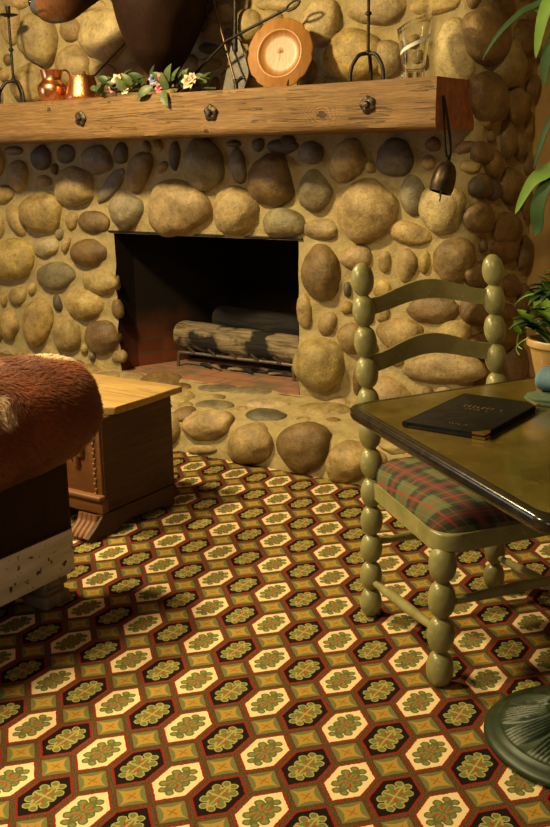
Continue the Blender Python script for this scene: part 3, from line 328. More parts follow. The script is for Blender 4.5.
def brick_material():
    n = NT('sooty_firebrick'); co = n.coord()
    sep = n.n.new('ShaderNodeSeparateXYZ'); n.l.new(co, sep.inputs[0])
    cb = n.n.new('ShaderNodeCombineXYZ'); n.l.new(n.M('ADD', sep.outputs[0], sep.outputs[1]), cb.inputs[0]); n.l.new(sep.outputs[2], cb.inputs[1])
    b = n.node('ShaderNodeTexBrick', {'Scale': 1.0, 'Color1': (.17, .050, .020), 'Color2': (.12, .036, .016), 'Mortar': (.10, .055, .03), 'Brick Width': .22, 'Row Height': .072, 'Mortar Size': .006})
    n.l.new(cb.outputs[0], b.inputs['Vector'])
    f = n.noise(co, 3.2, 5, .6)
    soot = n.ramp(f, [(.42, (1, 1, 1)), (.70, (.12, .11, .10))])
    # soot of old fires towards the flue, deepened with the firebox's shade
    mr = n.node('ShaderNodeMapRange', {'Value': n.M('ADD', sep.outputs[2], n.M('MULTIPLY', f, .25)), 'From Min': .36, 'From Max': .66})
    col = n.mix(1.0, b.outputs['Color'], soot, 'MULTIPLY')
    col = n.mix(mr.outputs[0], col, (.012, .009, .007))
    n.bump(b.outputs['Fac'], -.4, .006)
    return n.out(col, .95, **{'Specular IOR Level': .1})
def hearth_tile_material():
    n = NT('firebox_floor_tile'); co = n.coord()
    b = n.node('ShaderNodeTexBrick', {'Scale': 1.0, 'Color1': (.36, .15, .07), 'Color2': (.28, .16, .09), 'Mortar': (.16, .12, .07), 'Brick Width': .24, 'Row Height': .12, 'Mortar Size': .006})
    n.l.new(co, b.inputs['Vector'])
    f = n.noise(co, 8, 5)
    col = n.mix(n.ramp(f, [(.42, (0, 0, 0)), (.62, (.85, .85, .85))]), b.outputs['Color'], (.14, .11, .07))
    n.bump(f, .4, .006)
    return n.out(col, .85)
CARPET = carpet_material(); STONE = stone_material(); MORTAR = mortar_material(); BRICK = brick_material(); TILE = hearth_tile_material()
PLASTER = plain('ochre_plaster_wall', (.42, .265, .085), .9, 0, .12, 7, .15)
CEIL = plain('ceiling_paint', (.55, .43, .27), .95, 0, .05, 4, .05)
IRON = plain('wrought_iron', (.035, .030, .026), .5, .7, .4, 60, .4)
BOLT = plain('worn_iron', (.075, .058, .04), .5, .7, .6, 90, .8)

# ------------------------------------------------------------------ the room
CX0, CX1, CY0, CY1, CH = -5.3, 1.7, -1.3, 4.40, 2.70
bm = bmesh.new(); box(bm, ((CX0+CX1)/2, (CY0+5)/2, -.03), (CX1-CX0+.2, 5-CY0, .06)); fl = struct('floor', bm, CARPET)
bm = bmesh.new(); box(bm, ((CX0+CX1)/2, (CY0+5)/2, CH+.03), (CX1-CX0+.2, 5-CY0, .06)); struct('ceiling', bm, CEIL)
bm = bmesh.new(); box(bm, ((CX1-1.60)/2, CY1+.05, CH/2), (CX1+1.60, .10, CH)); struct('wall_back', bm, PLASTER)
bm = bmesh.new(); box(bm, (CX1+.05, (CY0+5)/2, CH/2), (.10, 5-CY0, CH)); struct('wall_right', bm, PLASTER)
bm = bmesh.new(); box(bm, ((CX0+CX1)/2, CY0-.05, CH/2), (CX1-CX0+.2, .10, CH)); struct('wall_front', bm, PLASTER)
bm = bmesh.new(); box(bm, (CX0-.05, (CY0+5)/2, CH/2), (.10, 5-CY0, CH)); struct('wall_left', bm, PLASTER)

# ------------------------------------------------------------------ fireplace
YW, XC, RC = 3.75, -1.55, .07
S0 = XC-RC; ARC = RC*PI/2
OX0, OX1, OZ0, OZ1 = -3.415, -2.355, .215, .915
def wall_frame(s):
    """point, tangent and outward normal of the chimney face at running length s"""
    if s <= S0: return np.array([s, YW]), np.array([1., 0]), np.array([0, -1.])
    if s <= S0+ARC:
        a = (s-S0)/RC
        return np.array([S0+RC*math.sin(a), YW+RC-RC*math.cos(a)]), np.array([math.cos(a), math.sin(a)]), np.array([math.sin(a), -math.cos(a)])
    return np.array([XC, YW+RC+(s-S0-ARC)]), np.array([0, 1.]), np.array([1., 0])
def parse(txt):
    out = []
    for r in txt.split(';'):
        p = r.split(','); out.append([float(x) for x in p[:5]]+[p[5]])
    return out
TONES = {'t': (.36, .275, .125), 'y': (.44, .33, .13), 'g': (.215, .185, .12), 'd': (.11, .10, .08), 'b': (.20, .13, .055), 'p': (.50, .42, .235)}
ICO = {}
for sub in (2, 3, 4):
    b_ = bmesh.new(); bmesh.ops.create_icosphere(b_, subdivisions=sub, radius=1.0)
    b_.verts.index_update()
    ICO[sub] = (np.array([v.co[:] for v in b_.verts]), np.array([[v.index for v in f.verts] for f in b_.faces])); b_.free()
class Rocks:
    def __init__(s): s.V, s.F, s.C, s.n = [], [], [], 0
    def add(s, c, ex, ey, ez, a, b, t, tone, rnd):
        """one cobble: centre, axes, half sizes along them"""
        V, F = ICO[4 if a > .085 else 3 if a > .04 else 2]
        e = rnd.uniform(.88, 1.0)
        W = np.sign(V)*np.abs(V)**e
        W /= np.maximum(1e-6, (np.abs(W)**2.1).sum(1)**(1/2.1))[:, None]
        off = Vector((rnd.uniform(0, 90), rnd.uniform(0, 90), rnd.uniform(0, 90)))
        k = np.array([1 + .15*noise.noise(Vector(v)*1.05+off) + .05*noise.noise(Vector(v)*2.6+off) for v in V])
        W = W*k[:, None]
        W[:, 0] *= 1 + .14*rnd.uniform(-1, 1)*W[:, 1]                 # a little egg shaped
        W[:, 1] *= 1 + .14*rnd.uniform(-1, 1)*W[:, 0]
        P = c + W[:, :1]*ex*a + W[:, 1:2]*ey*b + W[:, 2:3]*ez*t
        col = np.array(TONES[tone])*rnd.uniform(.86, 1.14)*np.array([1, rnd.uniform(.95, 1.04), rnd.uniform(.85, 1.12)])
        s.V.append(P); s.F.append(F+s.n); s.C.append(np.tile(col, (len(P), 1))); s.n += len(P)
def merged(name, parts, mats, parent):
    V = np.vstack([p[0] for p in parts]); C = np.vstack([p[2] for p in parts]); F = []; MI = []; o = 0
    for (v, f, c, m) in parts:
        F += [[i+o for i in q] for q in f]; MI += [m]*len(f); o += len(v)
    return pymesh(name, V, F, mats, parent, True, C, MI)
def fillet(stones, S, Z):
    """how far the mortar is smeared up round the cobbles at (S, Z)"""
    H = np.zeros_like(S)
    for (s, z, a, b, r, t) in stones:
        d = np.hypot(S-s, Z-z); msk = d < a+.09
        if not msk.any(): continue
        ds, dz = S[msk]-s, Z[msk]-z
        x = ds*math.cos(r)+dz*math.sin(r); y = -ds*math.sin(r)+dz*math.cos(r)
        q = np.sqrt((x/a)**2+(y/b)**2); dist = (q-1)*min(a, b)
        H[msk] = np.maximum(H[msk], np.minimum(.022, .16*b)*np.exp(-np.maximum(dist, 0)/.016))
    return H
WS = parse(WALL_STONES); HS = parse(HEARTH_STONES)
fp = thing('fireplace', 'fieldstone fireplace with rounded river stones in mortar and a raised stone hearth', 'fireplace', (-3.2, YW, 0))
rnd = random.Random(3)
rk = Rocks()
for (s, z, a, b, r, tone) in WS:
    p, t, nrm = wall_frame(s)
    ct, st = math.cos(r), math.sin(r)
    tv = np.array([t[0], t[1], 0]); zv = np.array([0, 0, 1.]); nv = np.array([nrm[0], nrm[1], 0])
    depth = min(.105, max(.03, .85*b))
    c = np.array([p[0], p[1], z]) + nv*depth*.02
    rk.add(c, tv*ct+zv*st, -tv*st+zv*ct, nv, a*1.03, b*1.03, depth, tone, rnd)
STEP = .0125
SM = S0+ARC+(CY1-YW-RC)+.02
ss = np.arange(-5.25, SM+STEP, STEP); zz = np.arange(0, 2.70+STEP*.5, STEP)
SS, ZZ = np.meshgrid(ss, zz, indexing='ij')
H = fillet(WS, SS, ZZ)
NZ = np.array([[noise.noise(Vector((s*7, z*7, 1))) + .5*noise.noise(Vector((s*24, z*24, 5))) for z in zz] for s in ss])
H = H + NZ*.006
V = np.zeros((len(ss), len(zz), 3))
for i, s in enumerate(ss):
    p, t, nrm = wall_frame(s)
    V[i, :, 0] = p[0]+nrm[0]*H[i]; V[i, :, 1] = p[1]+nrm[1]*H[i]; V[i, :, 2] = zz
nz = len(zz); F = []
# the opening has an uneven, hand built edge
for i in range(len(ss)-1):
    sc = ss[i]+STEP/2
    for j in range(nz-1):
        zc = zz[j]+STEP/2
        if OX0 < sc < OX1 and zc < OZ1: continue
        F.append((i*nz+j, (i+1)*nz+j, (i+1)*nz+j+1, i*nz+j+1))
MV = V.reshape(-1, 3)
# mortar jambs turning into the opening
JV, JF = [], []
def quad_grid(p0, p1, p2, p3, n, m):
    o = len(JV)
    for i in range(n+1):
        for j in range(m+1):
            u, w = i/n, j/m
            q = (1-u)*(1-w)*np.array(p0)+u*(1-w)*np.array(p1)+u*w*np.array(p2)+(1-u)*w*np.array(p3)
            if 0 < i < n and 0 < j < m: q = q + .006*noise.noise(Vector(q)*14)
            JV.append(q)
    for i in range(n):
        for j in range(m):
            a = o+i*(m+1)+j; JF.append((a, a+m+1, a+m+2, a+1))
JD = .13
quad_grid((OX0, YW-.004, OZ1), (OX1, YW-.004, OZ1), (OX1, YW+JD, OZ1), (OX0, YW+JD, OZ1), 50, 6)
grey = np.full((len(MV)+len(JV), 3), .4)
AV = np.vstack([MV, np.array(JV)]); AF = F+[tuple(x+len(MV) for x in f) for f in JF]
merged('chimney_breast', [(AV, AF, grey, 0), (np.vstack(rk.V), np.vstack(rk.F).tolist(), np.vstack(rk.C), 1)], [MORTAR, STONE], fp)

# raised hearth: a rounded front running into a level top
HY, HZ = 3.365, .165
def hearth_frame(q):
    if q <= .10: return np.array([HY+.02*q/.10, q]), np.array([-1., .15]), np.array([.15, 1.])
    if q <= .20:
        ang = (q-.10)/.10*PI/2
        c = np.array([HY+.085, .10]); n2 = np.array([-math.cos(ang), math.sin(ang)])
        return c+n2*.065, n2, np.array([n2[1], -n2[0]])
    return np.array([HY+.085+(q-.20), HZ+(q-.20)*.19]), np.array([-.19, 1.]), np.array([1., .19])
rk = Rocks(); rnd = random.Random(8)
for (s, q, a, b, r, tone) in HS:
    if s+a > XC-.02: continue
    p, nrm, up = hearth_frame(q)
    nv = np.array([0, nrm[0], nrm[1]]); nv /= np.linalg.norm(nv); uv = np.array([0, up[0], up[1]]); uv /= np.linalg.norm(uv); tv = np.array([1., 0, 0])
    front = q < .15
    depth = min(.10, .85*b) if front else min(.035, .40*b)
    ct, st = math.cos(r), math.sin(r)
    c = np.array([s, p[0], p[1]]) - nv*depth*(.0 if front else .0)
    if c[2] - b < .004 and front: c[2] = b*.92+.004
    rk.add(c, tv*ct+uv*st, -tv*st+uv*ct, nv, a, b, depth, tone, rnd)
ss = np.arange(-5.2, XC+.001, .0155); qq = np.arange(0, .505, .0125)
SS, QQ = np.meshgrid(ss, qq, indexing='ij'); H = fillet(HS, SS, QQ)*.7
V = np.zeros((len(ss), len(qq), 3)); nq = len(qq)
for j, q in enumerate(qq):
    p, nrm, up = hearth_frame(q)
    for i, s in enumerate(ss):
        h = H[i, j]+.007*noise.noise(Vector((s*8, q*8, 3)))+.004*noise.noise(Vector((s*25, q*25, 3)))
        V[i, j] = (s, p[0]+nrm[0]*h, max(0, p[1]+nrm[1]*h))
F = [(i*nq+j, (i+1)*nq+j, (i+1)*nq+j+1, i*nq+j+1) for i in range(len(ss)-1) for j in range(nq-1)]
HV = V.reshape(-1, 3)
e = len(ss)-1; endv = [HV[e*nq+j] for j in range(nq)]+[np.array([XC, 3.9, .22]), np.array([XC, 3.9, 0])]
HV2 = np.vstack([HV, np.array(endv)]); F.append(tuple(range(len(HV), len(HV2))))
merged('hearth', [(HV2, F, np.full((len(HV2), 3), .4), 0), (np.vstack(rk.V), np.vstack(rk.F).tolist(), np.vstack(rk.C), 1)], [MORTAR, STONE], fp)

# firebox
FZ = .222
bm = bmesh.new()
def quad(bm, *pts):
    return bm.faces.new([bm.verts.new(p) for p in pts])
x0, x1, yb = OX0+.004, OX1-.004, 4.46
b0, b1, ZT = x0+.24, x1-.24, 1.15
quad(bm, (OX0, YW+.001, 0), (x0, YW+JD, 0), (x0, YW+JD, ZT), (OX0, YW+.001, ZT)); quad(bm, (x1, YW+JD, 0), (OX1, YW+.001, 0), (OX1, YW+.001, ZT), (x1, YW+JD, ZT))
quad(bm, (x0, YW+JD, FZ), (b0, yb, FZ), (b0, yb, ZT), (x0, YW+JD, ZT))
quad(bm, (b1, yb, FZ), (x1, YW+JD, FZ), (x1, YW+JD, ZT), (b1, yb, ZT))
quad(bm, (b0, yb, FZ), (b1, yb, FZ), (b1, yb, ZT), (b0, yb, ZT))
quad(bm, (x0, YW+JD, ZT), (b0, yb, ZT), (b1, yb, ZT), (x1, YW+JD, ZT))
quad(bm, (x0, YW+JD, OZ1), (x1, YW+JD, OZ1), (x1, YW+JD, ZT), (x0, YW+JD, ZT))
obj('firebox', bm, BRICK, fp, False)
bm = bmesh.new(); quad(bm, (x0-.06, YW+.12, FZ), (x1+.06, YW+.12, FZ), (b1+.01, yb, FZ), (b0-.01, yb, FZ)); 
quad(bm, (x0-.06, YW-.02, FZ-.002), (x1+.06, YW-.02, FZ-.002), (x1+.06, YW+.12, FZ), (x0-.06, YW+.12, FZ))
obj('firebox_floor', bm, TILE, fp, False)
bm = bmesh.new(); box(bm, ((OX0+OX1)/2, YW+.045, OZ1+.006), (OX1-OX0+.06, .11, .010), None, .002); obj('lintel_bar', bm, IRON, fp)
# ------------------------------------------------------------------ mantel
MZ0, MZ1, MY0, MY1 = 1.354, 1.531, 3.42, 3.765
MX1 = -1.565
MANTEL = wood('rough_sawn_timber', (.16, .080, .024), (.34, .20, .068), 'X', 1.3, .70, .9, [(1.169, .066, .062), (-.26, .133, .045), (.62, .02, .03)], .8)
ENDGRAIN = plain('timber_end_grain', (.25, .085, .028), .6, 0, .3, 30, .5)
mt = thing('mantel_beam', 'rough timber mantel beam bolted across the stone fireplace', 'mantel', (-3.2, MY1, MZ0))
bm = bmesh.new()
n = 150; prof = [(MY1, MZ0), (MY0+.018, MZ0), (MY0+.004, MZ0+.010), (MY0, MZ0+.03), (MY0, MZ0+.055), (MY0, MZ0+.08), (MY0, MZ0+.105), (MY0, MZ0+.13), (MY0+.001, MZ1-.005), (MY0+.006, MZ1), (MY0+.12, MZ1), (MY1, MZ1)]
rings = []
for i in range(n+1):
    x = -5.15+(MX1+5.15)*i/n
    ring = []
    for k, (y, z) in enumerate(prof):
        w = noise.noise(Vector((x*2.2, k*.45, 2)))*.006+noise.noise(Vector((x*9, k*.8, 7)))*.0025
        dy = w if 0 < k < 10 else 0; dz = w*.5 if 0 < k < 10 else 0
        ring.append(bm.verts.new((x, y+dy, z+dz)))
    rings.append(ring)
m = len(prof)
for i in range(n):
    for k in range(m-1): bm.faces.new((rings[i][k], rings[i+1][k], rings[i+1][k+1], rings[i][k+1]))
    bm.faces.new((rings[i][m-1], rings[i+1][m-1], rings[i+1][0], rings[i][0]))
e = bm.faces.new(rings[-1][::-1]); e.material_index = 1; bm.faces.new(rings[0])
bmesh.ops.recalc_face_normals(bm, faces=bm.faces)
obj('beam', bm, [MANTEL, ENDGRAIN], mt)
for i, (x, z) in enumerate(((-3.27, 1.448), (-2.553, 1.445), (-1.835, 1.447))):
    bm = bmesh.new()
    M = T(x, MY0-.001, z) @ Matrix.Rotation(PI/2, 4, 'X') @ Matrix.Rotation(.3*i, 4, 'Z')
    lathe(bm, [(.029, -.004), (.032, .003), (.027, .009), (.015, .011)], M, 24, lambda i_, r, z_, a: (r*(1+.07*math.cos(5*a)), z_+.002*math.cos(5*a)))
    w = obj('iron_washer', bm, BOLT, mt)
    bm = bmesh.new(); lathe(bm, [(.0135, .009), (.0135, .019), (.009, .024), (0, .025)], M, 6); obj('bolt_head', bm, BOLT, w, False)

# ------------------------------------------------------------------ things on the mantel
COPPER = NT('hammered_copper'); vor = COPPER.node('ShaderNodeTexVoronoi', {'Scale': 130.0}); COPPER.l.new(COPPER.coord(), vor.inputs['Vector'])
COPPER.bump(vor.outputs['Distance'], .35, .004); COPPER = COPPER.out((.88, .36, .13), .30, 1.0)
POLCOPPER = plain('polished_copper', (.90, .42, .18), .27, 1.0, .06, 30, 0)
BRASS = plain('old_brass', (.62, .42, .12), .3, 1.0, .1, 40, 0)
def handle(bm, pts, r): tube(bm, smooth_path(pts, 6), r, 8)
def pt(c, ang, r, z): return (c[0]+r*math.cos(ang), c[1]+r*math.sin(ang), z)
c = (-3.512, 3.50)
j = thing('copper_pitcher', 'round bellied polished copper pitcher with a wide neck on the mantel', 'pitcher', (c[0], c[1], MZ1))
bm = bmesh.new()
lathe(bm, [(.0, MZ1+.001), (.050, MZ1+.001), (.053, MZ1+.006), (.064, MZ1+.028), (.069, MZ1+.05), (.067, MZ1+.068), (.058, MZ1+.082), (.047, MZ1+.090), (.044, MZ1+.097), (.047, MZ1+.118), (.053, MZ1+.138), (.051, MZ1+.138), (.044, MZ1+.118), (.040, MZ1+.10), (.05, MZ1+.07), (.045, MZ1+.02), (0, MZ1+.012)], T(c[0], c[1], 0), 36)
obj('pitcher_body', bm, POLCOPPER, j)
bm = bmesh.new(); a = math.radians(75); handle(bm, [pt(c, a, .046, MZ1+.132), pt(c, a, .074, MZ1+.140), pt(c, a, .095, MZ1+.115), pt(c, a, .088, MZ1+.075), pt(c, a, .066, MZ1+.058)], .0045); obj('handle', bm, BRASS, j)
c = (-3.335, 3.51)
j = thing('copper_tankard', 'tapered hammered copper tankard beside the round copper pitcher', 'tankard', (c[0], c[1], MZ1))
bm = bmesh.new(); lathe(bm, [(0, MZ1+.001), (.078, MZ1+.001), (.081, MZ1+.005), (.078, MZ1+.02), (.064, MZ1+.07), (.055, MZ1+.102), (.056, MZ1+.106), (.053, MZ1+.106), (.052, MZ1+.10), (.06, MZ1+.06), (.07, MZ1+.01), (0, MZ1+.008)], T(c[0], c[1], 0), 36); obj('tankard_body', bm, COPPER, j)
bm = bmesh.new(); a = math.radians(125); handle(bm, [pt(c, a, .053, MZ1+.098), pt(c, a, .075, MZ1+.125), pt(c, a, .098, MZ1+.118), pt(c, a, .104, MZ1+.088), pt(c, a, .092, MZ1+.05), pt(c, a, .073, MZ1+.03)], .0045); obj('handle', bm, BRASS, j)

def candlestick(c, label, h):
    t = thing('iron_candlestick', label, 'candlestick', (c[0], c[1], MZ1), 'iron candlesticks on the mantel')
    z0 = MZ1; a0 = .105
    bm = bmesh.new(); tube(bm, [(c[0], c[1], z0+a0-.004), (c[0], c[1], z0+h)], .0062, 10); obj('stem', bm, IRON, t)
    for k in range(3):
        a = k*2*PI/3+math.radians(-10); bm = bmesh.new()
        tube(bm, smooth_path([pt(c, a, .002, z0+a0), pt(c, a, .035, z0+a0-.006), pt(c, a, .058, z0+a0-.034), pt(c, a, .069, z0+.045), pt(c, a, .073, z0+.0055)], 6), [.0075]*25, 8); obj('leg', bm, IRON, t)
    for zc in (z0+a0+.004, z0+.245):
        bm = bmesh.new(); lathe(bm, [(.006, zc-.008), (.012, zc-.004), (.012, zc+.004), (.006, zc+.008)], T(c[0], c[1], 0), 14); obj('collar', bm, IRON, t)
    bm = bmesh.new(); zp = z0+h-.035; lathe(bm, [(0, zp-.004), (.02, zp-.004), (.044, zp+.003), (.046, zp+.006), (.02, zp+.001), (0, zp+.001)], T(c[0], c[1], 0), 28); obj('drip_pan', bm, IRON, t)
    bm = bmesh.new(); lathe(bm, [(.009, zp), (.011, zp+.002), (.012, zp+.042), (.009, zp+.042), (.008, zp+.01)], T(c[0], c[1], 0), 18); obj('candle_cup', bm, IRON, t)
candlestick((-3.785, 3.52), 'black wrought iron candlestick left of the copper pitcher, with its drip pan in view', .43)
candlestick((-1.900, 3.54), 'tall black wrought iron candlestick between the wooden plate and the glass pitcher', .46)

# scalloped wooden plate on a small stand
PLATEWOOD = wood('turned_pale_wood', (.27, .11, .018), (.40, .18, .035), 'Z', 1.6, .38, .1)
pl = thing('wooden_plate', 'pale wooden plate with a scalloped rim standing upright on the mantel', 'plate', (-2.30, 3.56, MZ1))
R = Matrix.Translation((-2.302, 3.555, 1.662)) @ Matrix.Rotation(math.radians(10), 4, 'Z') @ Matrix.Rotation(math.radians(90-12), 4, 'X')
bm = bmesh.new()
def scal(i, r, z, a):
    if r > .105: r = r*(1.01-.05*abs(math.cos(4*a+.2))**14+.012*math.cos(8*a+.4))
    return r, z
lathe(bm, [(0, -.010), (.09, -.010), (.132, -.002), (.139, .002), (.139, .006), (.134, .0095), (.100, .008), (.096, .0108), (.090, .0108), (.086, .007), (.080, .003), (.060, .002), (0, .002)], R, 96, scal)
po = obj('plate_disc', bm, PLATEWOOD, pl)
bm = bmesh.new()
for k in range(14):
    a = PI*(.12+.76*k/13); r1 = .016+.009*math.sin(a)**4
    tube(bm, [R @ Vector((.004*math.cos(a), .004*math.sin(a), .0022)), R @ Vector((r1*math.cos(a), r1*math.sin(a), .0022))], .0007, 5)
tube(bm, [R @ Vector((0, -.026, .0022)), R @ Vector((0, .004, .0022))], .0009, 5)
obj('incised_flower', bm, plain('incised_line', (.40, .19, .05), .5), pl)
bm = bmesh.new()
for sx in (-.05, .05):
    tube(bm, smooth_path([(-2.302+sx, 3.535, MZ1+.030), (-2.302+sx, 3.525, MZ1+.006), (-2.302+sx, 3.56, MZ1+.004), (-2.302+sx, 3.60, MZ1+.004), (-2.302+sx, 3.60, MZ1+.08)], 5), .0028, 8)
tube(bm, [(-2.352, 3.60, MZ1+.075), (-2.252, 3.60, MZ1+.075)], .0028, 8)
obj('plate_stand', bm, IRON, pl)

# glass pitcher with a slanting lip and an etched band
GLASS = NT('clear_glass'); GLASS = GLASS.out((.96, .97, .95), .02, 0, **{'Transmission Weight': 1.0, 'IOR': 1.45})
ETCH = plain('etched_white_band', (.80, .78, .70), .6, 0, .1, 60, .1)
g = thing('glass_pitcher', 'clear glass pitcher with slanted rim and white swirl, on the right end of mantel', 'pitcher', (-1.715, 3.52, MZ1))
gc = (-1.703, 3.52)
def gl(i, r, z, a):
    if z > MZ1+.1: 
        k = (z-MZ1-.1)/.1
        z = z + k*.030*math.cos(a-.5); r = r*(1+.05*k*math.cos(a-.5))
    return r, z
bm = bmesh.new()
lathe(bm, [(0, MZ1+.002), (.040, MZ1+.002), (.041, MZ1+.006), (.041, MZ1+.03), (.046, MZ1+.08), (.055, MZ1+.14), (.064, MZ1+.20), (.066, MZ1+.204), (.0635, MZ1+.204), (.052, MZ1+.14), (.043, MZ1+.08), (.037, MZ1+.036), (.034, MZ1+.028), (0, MZ1+.026)], T(gc[0], gc[1], 0), 48, gl)
obj('glass_body', bm, GLASS, g)
def gr(z): return np.interp(z-MZ1, [0, .03, .08, .14, .20], [.041, .041, .046, .055, .065])
bm = bmesh.new(); pa = []
for k in range(30):
    t = k/29; z = MZ1+.075+.085*t; a = math.radians(-175+215*t); r = gr(z)+.0012; pa.append((gc[0]+r*math.cos(a), gc[1]+r*math.sin(a), z))
tube(bm, pa, [.0022+.0055*math.sin(PI*k/29)**.6 for k in range(30)], 8, .12, up=None) if False else None
prev = None
for k, p in enumerate(pa):
    w = .0018+.0050*math.sin(PI*k/29)**.7
    d = Vector((p[0]-gc[0], p[1]-gc[1], 0)).normalized()*.0008
    cur = [bm.verts.new(Vector(p)+Vector((0, 0, w))), bm.verts.new(Vector(p)-Vector((0, 0, w))), bm.verts.new(Vector(p)-Vector((0, 0, w))-d), bm.verts.new(Vector(p)+Vector((0, 0, w))-d)]
    if prev:
        for q in range(4): bm.faces.new((prev[q], prev[(q+1) % 4], cur[(q+1) % 4], cur[q]))
    prev = cur
obj('etched_band', bm, ETCH, g, label='white swirling band')

# fire irons leaning behind the plate
STEEL = plain('dull_steel', (.30, .27, .22), .42, .6, .25, 40, .2)
sh = thing('fireplace_shovel', 'flat bladed hearth shovel standing upright against the stones left of the plate', 'shovel', (-2.6, 3.66, MZ1))
bm = bmesh.new()
out2 = round_poly([(-.014, .215), (.014, .215), (.040, .13), (.052, .08), (.020, .003), (-.062, .003), (-.040, .10)], [.01, .01, .02, .02, .01, .01, .03], 5)
a_ = []; b_ = []
for (x, z) in out2:
    w = 1-((x)/.08)**2
    a_.append(bm.verts.new((-2.600+x*1.25, 3.665+.016*w-z*.05, MZ1+z))); b_.append(bm.verts.new((-2.600+x*1.25, 3.669+.016*w-z*.05, MZ1+z)))
k = len(a_); bm.faces.new(a_[::-1]); bm.faces.new(b_)
for i in range(k): bm.faces.new((a_[i], a_[(i+1) % k], b_[(i+1) % k], b_[i]))
bmesh.ops.recalc_face_normals(bm, faces=bm.faces)
obj('blade', bm, STEEL, sh)
bm = bmesh.new(); tube(bm, [(-2.602, 3.668, MZ1+.17), (-2.598, 3.668, MZ1+.26), (-2.588, 3.672, MZ1+.62)], [.012, .009, .009], 10); obj('handle', bm, IRON, sh)
pk = thing('fire_poker', 'thin iron poker leaning across the shovel blade, its hook down at the mantel', 'poker', (-2.55, 3.6, MZ1))
bm = bmesh.new(); tube(bm, [(-2.553, 3.60, MZ1+.028), (-2.695, 3.650, 1.905), (-2.71, 3.652, 1.94)], .0055, 8); obj('shaft', bm, plain('brown_iron', (.16, .10, .055), .45, .7), pk)
bm = bmesh.new(); tube(bm, smooth_path([(-2.561, 3.603, MZ1+.05), (-2.553, 3.60, MZ1+.028), (-2.548, 3.595, MZ1+.006)], 4), .009, 8); tube(bm, smooth_path([(-2.555, 3.60, MZ1+.035), (-2.52, 3.595, MZ1+.055), (-2.50, 3.59, MZ1+.052)], 4), [.008]*5+[.007, .006, .004, .003], 8); obj('hook', bm, IRON, pk)
rd = thing('fire_rod', 'long iron rod with a looped end slanting behind the animal mount', 'fire iron', (-2.9, 3.58, MZ1))
bm = bmesh.new(); tube(bm, [(-2.91, 3.635, MZ1+.006), (-2.579, 3.578, 1.735), (-2.29, 3.59, 1.835)], [.005, .006, .006], 8); obj('shaft', bm, IRON, rd)
bm = bmesh.new()
ring = [Vector((-2.262+.033*math.cos(t)*.95, 3.59, 1.845+.014*math.sin(t)+.012*math.cos(t))) for t in [2*PI*k/16 for k in range(17)]]
tube(bm, ring, .0045, 8, cap=False); obj('loop', bm, IRON, rd)
r3 = thing('iron_skewer', 'slim iron skewer rising from behind the tankard to the animal mount', 'fire iron', (-3.43, 3.62, MZ1))
bm = bmesh.new(); tube(bm, [(-3.52, 3.62, MZ1+.006), (-3.171, 3.640, 1.781), (-3.12, 3.643, 1.817)], [.0035, .0045, .0045], 8); obj('shaft', bm, IRON, r3)

# flower garland
LEAFM = [plain('garland_leaf', (.030, .060, .014), .5, 0, .35, 40, .1), plain('pale_garland_leaf', (.080, .115, .028), .5, 0, .3, 40, .1)]
PETAL = {'cream': plain('cream_petal', (.80, .60, .42), .6, 0, .1), 'pink': plain('pink_petal', (.62, .20, .25), .6, 0, .25, 60), 'blue': plain('blue_petal', (.25, .28, .48), .6, 0, .25, 60)}
ga = thing('flower_garland', 'garland of green leaves with pink, blue and cream flowers along the mantel', 'garland', (-2.9, 3.46, MZ1))
bm = bmesh.new(); tube(bm, smooth_path([(-3.22, 3.47, MZ1+.012), (-3.1, 3.455, MZ1+.02), (-2.9, 3.47, MZ1+.018), (-2.75, 3.45, MZ1+.024), (-2.56, 3.47, MZ1+.012)], 8), .004, 6); obj('vine', bm, LEAFM[0], ga)
rg = random.Random(21)
for k in range(58):
    x = rg.uniform(-3.19, -2.60); y = rg.uniform(3.43, 3.50); z = MZ1+rg.uniform(.015, .055)
    a = rg.uniform(0, 2*PI); L = rg.uniform(.05, .085); el = rg.uniform(-.05, .75)
    if abs(x+2.79) < .1: el += .35
    if x < -2.95: y -= .02
    tip = (x+L*math.cos(a)*math.cos(el), y+L*.6*math.sin(a)*math.cos(el), max(MZ1+.008, z+L*math.sin(el)))
    bm = bmesh.new(); leaf(bm, (x, y, z), tip, L*rg.uniform(.45, .62), (rg.uniform(-.4, .4), -.6, .7), .1, .3, 6); obj('leaf', bm, LEAFM[0 if rg.random() < .62 else 1], ga)
for (tx, tz, lx, lz) in ((-2.735, 1.645, -2.775, 1.575), (-2.79, 1.615, -2.775, 1.545), (-2.76, 1.475, -2.80, 1.545), (-2.93, 1.515, -2.86, 1.56), (-3.04, 1.61, -3.00, 1.55)):
    bm = bmesh.new(); leaf(bm, (lx, 3.425, lz), (tx, 3.405, tz), .042, (0, -1, .2), .1, .2, 6); obj('leaf', bm, LEAFM[1], ga)
def flower(x, y, z, r, pcol, n=6, cup=.5):
    bm = bmesh.new()
    for layer, (rr, cc) in enumerate(((r, cup), (r*.68, cup+.5))):
        for q in range(n):
            a = 2*PI*q/n+layer*.5
            d = Vector((math.cos(a), -.55+.0*q, math.sin(a)*.9+cc*.25)).normalized()
            leaf(bm, (x, y, z), Vector((x, y, z))+d*rr, rr*.85, (-d.y, -1, .3), .18, .35, 5)
    return bm
for (x, z, r, pc) in ((-3.045, 1.590, .040, 'cream'), (-3.075, 1.565, .030, 'pink'), (-3.01, 1.555, .028, 'cream'), (-2.850, 1.588, .030, 'blue'), (-2.808, 1.585, .034, 'pink'), (-2.825, 1.550, .024, 'pink'), (-2.665, 1.570, .038, 'cream'), (-2.645, 1.583, .030, 'cream')):
    obj('flower', flower(x, 3.435, z, r, PETAL[pc]), PETAL[pc], ga, label=pc+' flower')
